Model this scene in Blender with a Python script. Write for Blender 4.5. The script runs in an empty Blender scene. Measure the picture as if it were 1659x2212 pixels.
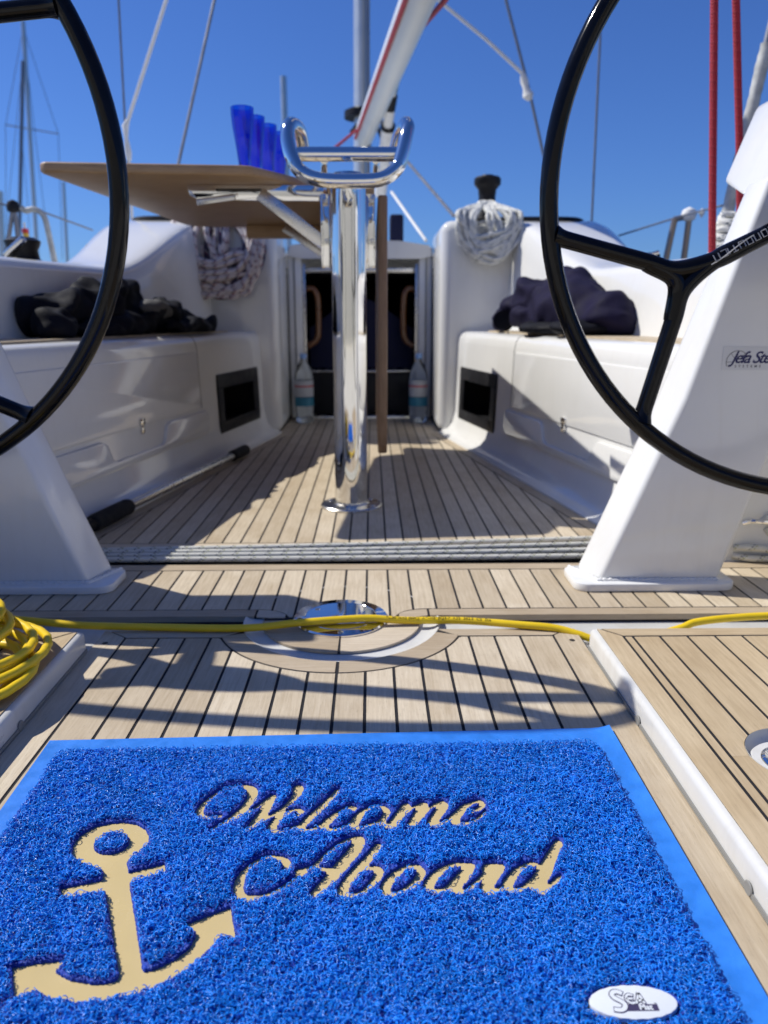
import bpy, bmesh, math, random
import numpy as np
from mathutils import Vector, Matrix, noise

R = math.radians
random.seed(7)
np.random.seed(7)
SC = bpy.context.scene
COL = SC.collection

# ------------------------------------------------------------------ camera
CAM_H = 0.52
CAM = Vector((0.0542, 0.0, CAM_H))
PITCH, YAW = R(14.256), R(0.919)
cam_d = bpy.data.cameras.new("camera")
cam = bpy.data.objects.new("camera", cam_d)
COL.objects.link(cam)
cam.location = CAM
cam.rotation_euler = (math.pi / 2 - PITCH, 0, -YAW)
cam_d.sensor_fit = 'VERTICAL'
cam_d.sensor_height = 36.0
cam_d.sensor_width = 27.0
cam_d.lens = 27.03
cam_d.clip_start = 0.02
cam_d.clip_end = 6000
cam_d.dof.use_dof = True
cam_d.dof.focus_distance = 0.88
cam_d.dof.aperture_fstop = 5.6
SC.camera = cam

# ------------------------------------------------------------------ sky, sun, exposure
SUN = Vector((-0.83, 0.278, 1.0)).normalized()
EL = math.asin(SUN.z)
AZ = math.atan2(SUN.x, SUN.y)
world = bpy.data.worlds.new("World")
SC.world = world
world.use_nodes = True
wn = world.node_tree
bgn = wn.nodes["Background"]
sky = wn.nodes.new("ShaderNodeTexSky")
sky.sky_type = 'NISHITA'
sky.sun_disc = False
sky.sun_elevation = EL
sky.sun_rotation = AZ % (2 * math.pi)
sky.altitude = 0
sky.air_density = 1.0
sky.dust_density = 0.35
sky.ozone_density = 2.6
tint = wn.nodes.new("ShaderNodeMix")          # clear Mediterranean blue: the sky texture alone comes out too grey
tint.data_type = 'RGBA'
tint.blend_type = 'MULTIPLY'
tint.inputs[0].default_value = 1.0
tint.inputs[7].default_value = (.31, .51, .95, 1)
wn.links.new(sky.outputs[0], tint.inputs[6])
wn.links.new(tint.outputs[2], bgn.inputs[0])
bgn.inputs[1].default_value = 0.118
sun_d = bpy.data.lights.new("sun", 'SUN')
sun_d.energy = 5.0
sun_d.angle = R(0.53)
sun_d.color = (1.0, 0.955, 0.865)
sun = bpy.data.objects.new("sun", sun_d)
COL.objects.link(sun)
sun.rotation_euler = (-SUN).to_track_quat('-Z', 'Y').to_euler()
SC.view_settings.view_transform = 'Standard'
SC.view_settings.look = 'None'
SC.view_settings.gamma = 1.0
SC.view_settings.exposure = 0.0
SC.view_settings.use_curve_mapping = False

_F = Vector((math.sin(YAW) * math.cos(PITCH), math.cos(YAW) * math.cos(PITCH), -math.sin(PITCH)))
_R = Vector((math.cos(YAW), -math.sin(YAW), 0))
_U = Vector((math.sin(YAW) * math.sin(PITCH), math.cos(YAW) * math.sin(PITCH), math.cos(PITCH)))


def at(px, py, Y):
    """measured photo point (1659 x 2212 grid) -> the world point at distance Y"""
    d = _F + _R * ((px - 829.5) / 1661.0) + _U * ((1106 - py) / 1661.0)
    return CAM + d * (Y / d.y)


# ------------------------------------------------------------------ mesh builder
class MB:
    def __init__(s):
        s.v, s.f, s.uv = [], [], {}

    def add(s, vs, fs, uvs=None):
        o = len(s.v)
        s.v += [tuple(p) for p in vs]
        for i, f in enumerate(fs):
            if uvs:
                s.uv[len(s.f)] = uvs[i]
            s.f.append(tuple(k + o for k in f))
        return s

    def box(s, x0, x1, y0, y1, z0, z1):
        return s.add([(x, y, z) for z in (z0, z1) for y in (y0, y1) for x in (x0, x1)],
                     [(0, 2, 3, 1), (4, 5, 7, 6), (0, 1, 5, 4), (2, 6, 7, 3), (0, 4, 6, 2), (1, 3, 7, 5)])

    def obox(s, a, b, w, t, up=(0, 0, 1)):
        """bar from a to b, w wide and t thick (t along 'up')"""
        a, b = Vector(a), Vector(b)
        d = (b - a).normalized()
        side = d.cross(Vector(up)).normalized()
        u = side.cross(d).normalized()
        vs = []
        for p in (a, b):
            for i, j in ((-1, -1), (1, -1), (1, 1), (-1, 1)):
                vs.append(p + side * (i * w / 2) + u * (j * t / 2))
        return s.add(vs, [(3, 2, 1, 0), (4, 5, 6, 7), (0, 1, 5, 4), (1, 2, 6, 5), (2, 3, 7, 6), (3, 0, 4, 7)])

    def loft(s, rings, closed=True, caps=True, close_path=False):
        n = len(rings[0])
        vs = [p for r in rings for p in r]
        fs = []
        m = len(rings)
        for i in range(m if close_path else m - 1):
            k = (i + 1) % m
            for j in range(n if closed else n - 1):
                l = (j + 1) % n
                fs.append((i * n + j, i * n + l, k * n + l, k * n + j))
        if caps and closed and not close_path:
            fs.append(tuple(reversed(range(n))))
            fs.append(tuple((m - 1) * n + j for j in range(n)))
        return s.add(vs, fs)

    def prism(s, poly, z0, z1):
        """poly in x,y (counter-clockwise) extruded in z"""
        n = len(poly)
        vs = [(p[0], p[1], z0) for p in poly] + [(p[0], p[1], z1) for p in poly]
        fs = [tuple(reversed(range(n))), tuple(range(n, 2 * n))]
        fs += [(i, (i + 1) % n, n + (i + 1) % n, n + i) for i in range(n)]
        return s.add(vs, fs)

    def slab(s, poly, off):
        """3d polygon extruded by a vector"""
        n = len(poly)
        off = Vector(off)
        vs = [Vector(p) for p in poly] + [Vector(p) + off for p in poly]
        fs = [tuple(reversed(range(n))), tuple(range(n, 2 * n))]
        fs += [(i, (i + 1) % n, n + (i + 1) % n, n + i) for i in range(n)]
        return s.add(vs, fs)

    def lathe(s, prof, c, n=32, axis=(0, 0, 1), cap=True):
        ax = Vector(axis).normalized()
        h = Vector((1, 0, 0)) if abs(ax.x) < .9 else Vector((0, 1, 0))
        e1 = (h - ax * h.dot(ax)).normalized()
        e2 = ax.cross(e1)
        c = Vector(c)
        rings = []
        for r, z in prof:
            rings.append([c + ax * z + e1 * (r * math.cos(2 * math.pi * i / n)) + e2 * (r * math.sin(2 * math.pi * i / n)) for i in range(n)])
        return s.loft(rings, caps=cap)

    def tube(s, path, r, n=10, closed=False, flat=1.0, u0=0.0):
        P = [Vector(p) for p in path]
        m = len(P)
        rr = r if isinstance(r, (list, tuple)) else [r] * m
        T = []
        for i in range(m):
            a = P[i - 1] if (i > 0 or closed) else P[i]
            b = P[(i + 1) % m] if (i < m - 1 or closed) else P[i]
            T.append((b - a).normalized())
        h = Vector((0, 0, 1)) if abs(T[0].z) < .9 else Vector((1, 0, 0))
        N = (h - T[0] * h.dot(T[0])).normalized()
        rings, L = [], [u0]
        for i in range(m):
            N = (N - T[i] * N.dot(T[i])).normalized()
            B = T[i].cross(N)
            rings.append([P[i] + N * (rr[i] * flat * math.cos(2 * math.pi * j / n)) + B * (rr[i] * math.sin(2 * math.pi * j / n)) for j in range(n)])
            if i:
                L.append(L[-1] + (P[i] - P[i - 1]).length)
        vs = [p for q in rings for p in q]
        fs, uv = [], []
        for i in range(m if closed else m - 1):
            k = (i + 1) % m
            for j in range(n):
                l = (j + 1) % n
                fs.append((i * n + j, i * n + l, k * n + l, k * n + j))
                ua, ub = L[i], (L[k] if k else L[i] + .01)
                uv.append(((ua, j / n), (ua, (j + 1) / n), (ub, (j + 1) / n), (ub, j / n)))
        if not closed:
            fs.append(tuple(reversed(range(n))))
            uv.append([(0, 0)] * n)
            fs.append(tuple((m - 1) * n + j for j in range(n)))
            uv.append([(0, 0)] * n)
        return s.add(vs, fs, uv)


def smooth_path(pts, k=8, closed=False):
    P = [Vector(p) for p in pts]
    n = len(P)
    out = []
    for i in range(n if closed else n - 1):
        p0 = P[i - 1] if (i > 0 or closed) else P[i] * 2 - P[i + 1]
        p1, p2 = P[i], P[(i + 1) % n]
        p3 = P[(i + 2) % n] if (i + 2 < n or closed) else p2 * 2 - p1
        for j in range(k):
            t = j / k
            out.append(0.5 * ((2 * p1) + (p2 - p0) * t + (2 * p0 - 5 * p1 + 4 * p2 - p3) * t * t + (3 * p1 - p0 - 3 * p2 + p3) * t ** 3))
    if not closed:
        out.append(P[-1])
    return out


def world_off(o):
    v = Vector((0, 0, 0))
    while o:
        v += Vector(o.location)
        o = o.parent
    return v


def obj(name, mb, mat, parent=None, bevel=0, segs=2, sharp=38, smooth=True):
    me = bpy.data.meshes.new(name)
    off = world_off(parent) if parent else Vector((0, 0, 0))
    me.from_pydata([(p[0] - off.x, p[1] - off.y, p[2] - off.z) for p in mb.v], [], mb.f)
    if mb.uv:
        ul = me.uv_layers.new(name="uv")
        for fi, u in mb.uv.items():
            for k, li in enumerate(me.polygons[fi].loop_indices):
                ul.data[li].uv = u[k]
    if bevel:
        bm = bmesh.new()
        bm.from_mesh(me)
        bmesh.ops.remove_doubles(bm, verts=bm.verts, dist=1e-6)
        bmesh.ops.recalc_face_normals(bm, faces=bm.faces)
        ed = [e for e in bm.edges if len(e.link_faces) == 2 and e.calc_face_angle(0) > R(30)]
        bmesh.ops.bevel(bm, geom=ed, offset=bevel, segments=segs, profile=.5, affect='EDGES', clamp_overlap=True)
        bm.to_mesh(me)
        bm.free()
    else:
        bm = bmesh.new()
        bm.from_mesh(me)
        bmesh.ops.recalc_face_normals(bm, faces=bm.faces)
        bm.to_mesh(me)
        bm.free()
    if smooth:
        me.shade_smooth()
        me.set_sharp_from_angle(angle=R(sharp))
    if mat:
        me.materials.append(mat)
    o = bpy.data.objects.new(name, me)
    COL.objects.link(o)
    if parent:
        o.parent = parent
    return o


def tag(o, label, cat, group=None, kind=None):
    if label:
        o['label'] = label
    if cat:
        o['category'] = cat
    if group:
        o['group'] = group
    if kind:
        o['kind'] = kind
    return o


def thing(name, loc, label, cat, group=None):
    o = bpy.data.objects.new(name, None)
    o.empty_display_size = .05
    o.location = loc
    COL.objects.link(o)
    return tag(o, label, cat, group)


def structure(name, loc=(0, 0, 0), label=None):
    o = bpy.data.objects.new(name, None)
    o.empty_display_size = .05
    o.location = loc
    COL.objects.link(o)
    o['kind'] = 'structure'
    if label:
        o['label'] = label
    return o


def text_mb(body, size, origin, ex, ey, depth=.0004, shear=0.0, bold=0.0, spacing=1.0):
    cu = bpy.data.curves.new("lettering", 'FONT')
    cu.body = body
    cu.size = size
    cu.shear = shear
    cu.offset = bold
    cu.space_character = spacing
    cu.extrude = depth / 2
    cu.resolution_u = 4
    ob = bpy.data.objects.new("lettering", cu)
    COL.objects.link(ob)
    dg = bpy.context.evaluated_depsgraph_get()
    dg.update()
    me = bpy.data.meshes.new_from_object(ob.evaluated_get(dg))
    mb = MB()
    ex, ey = Vector(ex).normalized(), Vector(ey).normalized()
    ez = ex.cross(ey)
    o = Vector(origin)
    mb.add([o + ex * v.co.x + ey * v.co.y + ez * v.co.z for v in me.vertices], [tuple(p.vertices) for p in me.polygons])
    bpy.data.objects.remove(ob)
    bpy.data.meshes.remove(me)
    bpy.data.curves.remove(cu)
    return mb


# ------------------------------------------------------------------ materials
def mat_new(name):
    m = bpy.data.materials.new(name)
    m.use_nodes = True
    return m, m.node_tree, m.node_tree.nodes["Principled BSDF"]


def N(nt, t, **kw):
    n = nt.nodes.new(t)
    for k, v in kw.items():
        if k == 'inp':
            for a, b in v.items():
                n.inputs[a].default_value = b
        else:
            setattr(n, k, v)
    return n


def L(nt, a, b):
    nt.links.new(a, b)


def mixc(nt, fac, a, b, typ='MIX'):
    n = nt.nodes.new("ShaderNodeMix")
    n.data_type = 'RGBA'
    n.blend_type = typ
    for i, x in ((0, fac), (6, a), (7, b)):
        if hasattr(x, 'node'):
            L(nt, x, n.inputs[i])
        elif i == 0:
            n.inputs[0].default_value = x
        else:
            n.inputs[i].default_value = (*x, 1) if len(x) == 3 else x
    return n.outputs[2]


def mathn(nt, op, a, b=None, c=None):
    n = nt.nodes.new("ShaderNodeMath")
    n.operation = op
    for i, x in enumerate((a, b, c)):
        if x is None:
            continue
        if hasattr(x, 'node'):
            L(nt, x, n.inputs[i])
        else:
            n.inputs[i].default_value = x
    return n.outputs[0]


def ramp(nt, fac, stops):
    n = nt.nodes.new("ShaderNodeValToRGB")
    el = n.color_ramp.elements
    while len(el) < len(stops):
        el.new(.5)
    for e, (p, c) in zip(el, stops):
        e.position = p
        e.color = (*c, 1) if len(c) == 3 else (c[0], c[0], c[0], 1)
    L(nt, fac, n.inputs[0])
    return n.outputs[0]


def plain(name, col, rough=.4, metal=0.0, coat=0.0, var=.06, scale=9.0, bump=0.0, bscale=60.0, rvar=.25, spec=None, grime=0.0):
    """principled surface whose colour and gloss wander a little, with optional fine relief"""
    m, nt, p = mat_new(name)
    tc = N(nt, "ShaderNodeTexCoord")
    nz = N(nt, "ShaderNodeTexNoise", inp={'Scale': scale, 'Detail': 5.0, 'Roughness': .6})
    L(nt, tc.outputs['Object'], nz.inputs['Vector'])
    lo = tuple(max(0, c * (1 - var)) for c in col)
    hi = tuple(min(1, c * (1 + var)) for c in col)
    c = ramp(nt, nz.outputs[0], [(.3, lo), (.7, hi)])
    if grime:
        # faint water streaks and hand marks
        mpg = N(nt, "ShaderNodeMapping")
        mpg.inputs['Scale'].default_value = (7.0, 7.0, 1.6)
        L(nt, tc.outputs['Object'], mpg.inputs[0])
        g1 = N(nt, "ShaderNodeTexNoise", inp={'Scale': 3.0, 'Detail': 8.0, 'Roughness': .68, 'Distortion': .8})
        L(nt, mpg.outputs[0], g1.inputs['Vector'])
        gf = ramp(nt, g1.outputs[0], [(.50, (0.,)), (.74, (grime,))])
        c = mixc(nt, gf, c, tuple(k * f for k, f in zip(col, (.66, .60, .50))))
    L(nt, c, p.inputs['Base Color'])
    rr = ramp(nt, nz.outputs[0], [(.25, (rough * (1 - rvar),)), (.75, (min(1, rough * (1 + rvar)),))])
    L(nt, rr, p.inputs['Roughness'])
    p.inputs['Metallic'].default_value = metal
    p.inputs['Coat Weight'].default_value = coat
    p.inputs['Coat Roughness'].default_value = .06
    if spec is not None:
        p.inputs['Specular IOR Level'].default_value = spec
    if bump:
        n2 = N(nt, "ShaderNodeTexNoise", inp={'Scale': bscale, 'Detail': 4.0})
        L(nt, tc.outputs['Object'], n2.inputs['Vector'])
        b = N(nt, "ShaderNodeBump", inp={'Strength': bump, 'Distance': .002})
        L(nt, n2.outputs[0], b.inputs['Height'])
        L(nt, b.outputs[0], p.inputs['Normal'])
    return m


def teak(name, stretch, light=(.50, .405, .285), dark=(.33, .25, .165), rough=.62, rnd=.27, pores=1.0):
    """weathered teak; 'stretch' compresses the noise along the grain"""
    m, nt, p = mat_new(name)
    tc = N(nt, "ShaderNodeTexCoord")
    oi = N(nt, "ShaderNodeObjectInfo")
    addv = N(nt, "ShaderNodeVectorMath", operation='ADD')
    L(nt, tc.outputs['Object'], addv.inputs[0])
    rv = N(nt, "ShaderNodeCombineXYZ")
    L(nt, mathn(nt, 'MULTIPLY', oi.outputs['Random'], 37.0), rv.inputs[0])
    L(nt, mathn(nt, 'MULTIPLY', oi.outputs['Random'], 91.0), rv.inputs[1])
    L(nt, rv.outputs[0], addv.inputs[1])
    mp = N(nt, "ShaderNodeMapping")
    mp.inputs['Scale'].default_value = stretch
    L(nt, addv.outputs[0], mp.inputs[0])
    g = N(nt, "ShaderNodeTexNoise", inp={'Scale': 22.0, 'Detail': 7.0, 'Roughness': .62, 'Distortion': .35})
    L(nt, mp.outputs[0], g.inputs['Vector'])
    fine = N(nt, "ShaderNodeTexNoise", inp={'Scale': 120.0, 'Detail': 3.0, 'Roughness': .7})
    L(nt, mp.outputs[0], fine.inputs['Vector'])
    patch = N(nt, "ShaderNodeTexNoise", inp={'Scale': 7.0, 'Detail': 4.0})
    L(nt, addv.outputs[0], patch.inputs['Vector'])
    c = ramp(nt, g.outputs[0], [(.28, dark), (.48, tuple((a + b) / 2 for a, b in zip(dark, light))), (.70, light)])
    c = mixc(nt, ramp(nt, oi.outputs['Random'], [(0, (0.,)), (1, (1.,))]), c,
             mixc(nt, 1.0, c, (1 - rnd, 1 - rnd * 1.15, 1 - rnd * 1.35), 'MULTIPLY'))
    c = mixc(nt, ramp(nt, patch.outputs[0], [(.45, (0.,)), (.72, (.85,))]), c, mixc(nt, 1.0, c, (.84, .80, .74), 'MULTIPLY'))
    por = ramp(nt, fine.outputs[0], [(.30, (0.,)), (.40, (1.,))])
    c = mixc(nt, mathn(nt, 'MULTIPLY', mathn(nt, 'SUBTRACT', 1.0, por), .62 * pores), c, tuple(x * .42 for x in dark))
    L(nt, c, p.inputs['Base Color'])
    p.inputs['Roughness'].default_value = rough
    h = mathn(nt, 'ADD', mathn(nt, 'MULTIPLY', g.outputs[0], .6), mathn(nt, 'MULTIPLY', por, .4))
    b = N(nt, "ShaderNodeBump", inp={'Strength': .35, 'Distance': .0012})
    L(nt, h, b.inputs['Height'])
    L(nt, b.outputs[0], p.inputs['Normal'])
    return m


def rope_mat(name, base, fleck, fleck2, per=.034, width=.16, braid=260.0, fl_amt=1.0):
    """braided rope on tube UVs (u metres along, v round): braid relief and coloured tracer flecks"""
    m, nt, p = mat_new(name)
    uv = N(nt, "ShaderNodeUVMap")
    sp = N(nt, "ShaderNodeSeparateXYZ")
    L(nt, uv.outputs[0], sp.inputs[0])
    oi = N(nt, "ShaderNodeObjectInfo")
    u, v = mathn(nt, 'ADD', sp.outputs[0], oi.outputs['Random']), sp.outputs[1]
    a = mathn(nt, 'ADD', mathn(nt, 'MULTIPLY', u, braid), mathn(nt, 'MULTIPLY', v, 5.0))
    b = mathn(nt, 'SUBTRACT', mathn(nt, 'MULTIPLY', u, braid), mathn(nt, 'MULTIPLY', v, 5.0))
    sa = mathn(nt, 'SINE', mathn(nt, 'MULTIPLY', a, 6.2832))
    sb = mathn(nt, 'SINE', mathn(nt, 'MULTIPLY', b, 6.2832))
    br = mathn(nt, 'MULTIPLY', mathn(nt, 'ADD', sa, sb), .25)
    t = mathn(nt, 'FRACT', mathn(nt, 'ADD', mathn(nt, 'DIVIDE', u, per), v))
    t2 = mathn(nt, 'FRACT', mathn(nt, 'ADD', mathn(nt, 'ADD', mathn(nt, 'DIVIDE', u, per), v), .80))
    dash = mathn(nt, 'GREATER_THAN', mathn(nt, 'SINE', mathn(nt, 'MULTIPLY', v, 44.0)), .1)
    k1 = mathn(nt, 'MULTIPLY', mathn(nt, 'LESS_THAN', t, width), dash)
    k2 = mathn(nt, 'MULTIPLY', mathn(nt, 'LESS_THAN', t2, width * .7), mathn(nt, 'SUBTRACT', 1.0, dash))
    tc = N(nt, "ShaderNodeTexCoord")
    nz = N(nt, "ShaderNodeTexNoise", inp={'Scale': 60.0, 'Detail': 4.0})
    L(nt, tc.outputs['Object'], nz.inputs['Vector'])
    c = mixc(nt, nz.outputs[0], tuple(x * .78 for x in base), base)
    c = mixc(nt, mathn(nt, 'MULTIPLY', k1, fl_amt), c, fleck)
    c = mixc(nt, mathn(nt, 'MULTIPLY', k2, fl_amt), c, fleck2)
    L(nt, c, p.inputs['Base Color'])
    p.inputs['Roughness'].default_value = .75
    bn = N(nt, "ShaderNodeBump", inp={'Strength': .8, 'Distance': .0015})
    L(nt, br, bn.inputs['Height'])
    L(nt, bn.outputs[0], p.inputs['Normal'])
    return m


def clear_mat(name, tint, rough=.05, ior=1.45):
    m, nt, p = mat_new(name)
    p.inputs['Base Color'].default_value = (*tint, 1)
    p.inputs['Transmission Weight'].default_value = 1.0
    p.inputs['Roughness'].default_value = rough
    p.inputs['IOR'].default_value = ior
    return m


M = {}
M['teak_y'] = teak('weathered_teak_fore_aft', (9.0, .55, 9.0), light=(.67, .585, .45), dark=(.50, .415, .295))
M['teak_x'] = teak('weathered_teak_athwart', (.55, 9.0, 9.0), light=(.64, .555, .43), dark=(.48, .395, .285))
M['teak_side'] = teak('weathered_teak_side', (9.0, .55, 9.0), light=(.61, .49, .32), dark=(.46, .355, .22), pores=.6, rnd=.14)
M['teak_side_x'] = teak('weathered_teak_side_athwart', (.55, 9.0, 9.0), light=(.61, .49, .32), dark=(.46, .355, .22), pores=.6, rnd=.14)
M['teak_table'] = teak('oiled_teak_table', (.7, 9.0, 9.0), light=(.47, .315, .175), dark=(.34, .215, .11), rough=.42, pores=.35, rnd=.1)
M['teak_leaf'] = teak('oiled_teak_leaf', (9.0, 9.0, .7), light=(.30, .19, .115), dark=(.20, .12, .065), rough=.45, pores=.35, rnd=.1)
M['mahogany'] = plain('varnished_handrail', (.17, .065, .02), .3, coat=.5, var=.25, scale=14)
M['caulk'] = plain('black_caulking', (.016, .016, .02), .75, var=.2, scale=40, spec=.3)
M['gel'] = plain('white_gelcoat', (.76, .76, .74), .085, var=.02, scale=3.0, coat=.2, rvar=.5, bump=.008, bscale=4.0, grime=.10)
M['gel_matt'] = plain('white_gelcoat_worn', (.62, .62, .60), .32, var=.03, scale=6.0, rvar=.3, grime=.30)
M['paint'] = plain('white_powder_coat', (.76, .765, .755), .16, var=.02, scale=5.0, coat=.2, bump=.03, bscale=9.0, rvar=.5, grime=.12)
M['steel'] = plain('polished_steel', (.78, .77, .75), .05, metal=1.0, var=.03, scale=7.0, rvar=.4)
M['brushed'] = plain('satin_steel', (.62, .61, .59), .26, metal=1.0, var=.06, scale=20.0)
M['black_gloss'] = plain('black_lacquer', (.004, .004, .005), .10, coat=.0, var=.3, scale=20.0, rvar=.4, spec=.22)
M['black'] = plain('black_plastic', (.010, .010, .012), .45, var=.2, scale=18.0, bump=.1, bscale=200, spec=.25)
M['black_matt'] = plain('black_foam_rubber', (.012, .012, .014), .8, var=.3, scale=50.0, bump=.3, bscale=400, spec=.3)
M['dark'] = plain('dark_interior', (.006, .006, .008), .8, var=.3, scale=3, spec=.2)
M['navy'] = plain('navy_canvas', (.014, .016, .045), .8, var=.2, scale=30, bump=.3, bscale=300, spec=.25)
M['jacket'] = plain('navy_jacket_cloth', (.013, .0115, .034), .8, var=.25, scale=18, bump=.35, bscale=160, spec=.12)
M['black_cloth'] = plain('black_jacket_cloth', (.0035, .0042, .009), .75, var=.3, scale=18, bump=.35, bscale=160, spec=.18)
M['grey_cloth'] = plain('grey_lining', (.10, .10, .10), .8, var=.2, scale=20, spec=.3)
M['print_white'] = plain('white_print', (.6, .6, .62), .6, var=.05)
M['yellow'] = plain('yellow_cable_sheath', (.78, .545, .012), .36, var=.06, scale=24.0, bump=.05, bscale=90)
M['ink'] = plain('dark_ink', (.03, .025, .02), .6)
M['blue_ink'] = plain('blue_ink', (.012, .014, .10), .5)
M['grey_ink'] = plain('grey_ink', (.12, .12, .14), .5)
M['silver'] = plain('silver_transfer', (.42, .42, .43), .35, metal=.6)
M['sticker'] = plain('clear_film_sticker', (.66, .67, .68), .16, var=.01)
M['red_rope'] = rope_mat('red_braided_rope', (.42, .018, .035), (.25, .01, .02), (.5, .05, .07), per=.02, braid=150.0)
M['white_rope'] = rope_mat('white_braided_rope', (.72, .72, .67), (.02, .03, .06), (.25, .27, .02), per=.036, width=.11, braid=240.0)
M['hank_rope'] = rope_mat('white_black_red_rope', (.74, .66, .62), (.05, .03, .05), (.28, .03, .04), per=.045, width=.20, braid=160.0)
M['hank_rope_dark'] = rope_mat('dark_fleck_rope', (.06, .05, .09), (.65, .6, .58), (.30, .03, .04), per=.05, width=.14, braid=160.0)
M['white_hank'] = rope_mat('cream_rope', (.80, .80, .75), (.05, .09, .12), (.06, .10, .13), per=.05, width=.10, braid=160.0)
M['alloy'] = plain('anodised_mast_alloy', (.56, .58, .57), .34, metal=.55, var=.05, scale=4)
M['boom'] = plain('white_boom_paint', (.66, .69, .69), .35, var=.04, scale=4)
M['wire'] = plain('rigging_wire', (.20, .21, .24), .4, metal=.5, var=.1, scale=20)
M['white_line'] = plain('white_line', (.75, .75, .73), .6, var=.08, scale=30)
M['red_line'] = plain('red_control_line', (.36, .03, .05), .6, var=.15, scale=30)
M['tape'] = plain('white_tape_wrap', (.40, .41, .40), .5, var=.3, scale=26, bump=.5, bscale=35)
M['glass_blue'] = clear_mat('cobalt_glass', (.004, .19, .82), .05)
M['pet'] = clear_mat('clear_bottle', (.90, .95, .98), .08, 1.2)
M['cap_blue'] = plain('pale_blue_cap', (.25, .42, .72), .4)
M['label_white'] = plain('bottle_label', (.46, .48, .50), .5)
M['label_red'] = plain('bottle_label_red', (.55, .06, .07), .5)
M['label_teal'] = plain('bottle_label_teal', (.03, .20, .30), .5)
M['mat_base'] = plain('blue_mat_backing', (.022, .19, .68), .48, var=.14, scale=45, bump=.15, bscale=260, rvar=.2)
M['mat_rubber'] = plain('black_mat_underside', (.012, .012, .014), .8, spec=.2)
M['pile'] = plain('blue_vinyl_loops', (.009, .235, .88), .28, var=.16, scale=30, rvar=.5)
M['foam'] = plain('blue_vinyl_body', (.003, .045, .40), .6, var=.3, scale=300, bump=.6, bscale=700)
M['beige'] = plain('beige_vinyl_inset', (.58, .455, .215), .26, var=.05, scale=11, rvar=.3)
M['badge'] = plain('white_vinyl_badge', (.70, .74, .78), .3, var=.02)
M['badge_ink'] = plain('badge_outline', (.05, .04, .10), .5)
M['hull_white'] = plain('white_hull_paint', (.72, .73, .74), .3, var=.03, scale=2)
M['orange_float'] = plain('red_float', (.55, .03, .03), .5)
M['yellow_float'] = plain('yellow_float', (.65, .42, .04), .5)
M['pink_float'] = plain('pink_float', (.60, .16, .18), .5)
M['quay'] = plain('pontoon_planks', (.62, .59, .50), .8, var=.15, scale=2.5, bump=.3, bscale=20)
M['gasket'] = plain('grey_gasket', (.22, .22, .21), .7)


def water_mat():
    m, nt, p = mat_new('harbour_water')
    tc = N(nt, "ShaderNodeTexCoord")
    a = N(nt, "ShaderNodeTexNoise", inp={'Scale': .9, 'Detail': 6.0, 'Roughness': .55, 'Distortion': .4})
    L(nt, tc.outputs['Object'], a.inputs['Vector'])
    p.inputs['Base Color'].default_value = (.012, .045, .06, 1)
    p.inputs['Roughness'].default_value = .06
    p.inputs['IOR'].default_value = 1.33
    b = N(nt, "ShaderNodeBump", inp={'Strength': .5, 'Distance': .12})
    L(nt, a.outputs[0], b.inputs['Height'])
    L(nt, b.outputs[0], p.inputs['Normal'])
    return m


M['water'] = water_mat()

# ================================================================== SETTING
w_ = MB()
w_.add([(-3000, -3000, -1.15), (3000, -3000, -1.15), (3000, 3000, -1.15), (-3000, 3000, -1.15)], [(0, 1, 2, 3)])
tag(obj('water', w_, M['water']), 'dark blue harbour water around the boat', None, kind='structure')
q_ = MB().box(-45, 45, -14.0, -0.45, -1.6, -.12)
q_.box(-45, 45, -14.6, -14.002, -1.6, 4.5)  # unseen back wall, added to throw warm bounce onto pedestals and steel
tag(obj('quay', q_, M['quay'], bevel=.02), 'pale stone quay behind the stern with unseen wall added for bounce light', None, kind='structure')

P_ = .0431        # plank pitch
G_ = .0046        # caulking width


def strip_poly(x0, x1, lo, hi, n=1):
    """plan outline of a plank between x0 and x1 whose ends follow lo(x), hi(x)"""
    xs = [x0 + (x1 - x0) * i / n for i in range(n + 1)]
    return [(x, lo(x)) for x in xs] + [(x, hi(x)) for x in reversed(xs)]


def plank(poly, z, mat, parent, t=.003, name='plank'):
    o = obj(name, MB().prism(poly, z - t, z), mat, parent, smooth=False)
    return o


DC = (0.0, 1.278)       # centre of the round deck plate


def circ_lo(r):
    return lambda x: DC[1] - math.sqrt(max(0, r * r - x * x)) if abs(x) < r else 9.0


# white mouldings under everything
hull = structure('deck_moulding', (0, 1.3, -.02), 'white moulded deck under the teak')
mb = MB().box(-1.4, 1.4, .15, 1.55, -.05, -.016)
obj('gutter', mb, M['gel_matt'], hull, bevel=.004)
mb = MB().box(-1.4, 1.4, .05, 7.2, -1.0, -.052)
obj('hull_body', mb, M['hull_white'], hull, bevel=.05)
# white rim round the recess
mb = MB().lathe([(.136, -.02), (.1385, -.0050), (.146, -.0058), (.157, -.0058), (.166, -.0040), (.1715, -.0008), (.1732, -.0010), (.1732, -.02)], (DC[0], DC[1], 0), 72, cap=False)
obj('recess_rim', mb, M['gel_matt'], hull)

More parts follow.
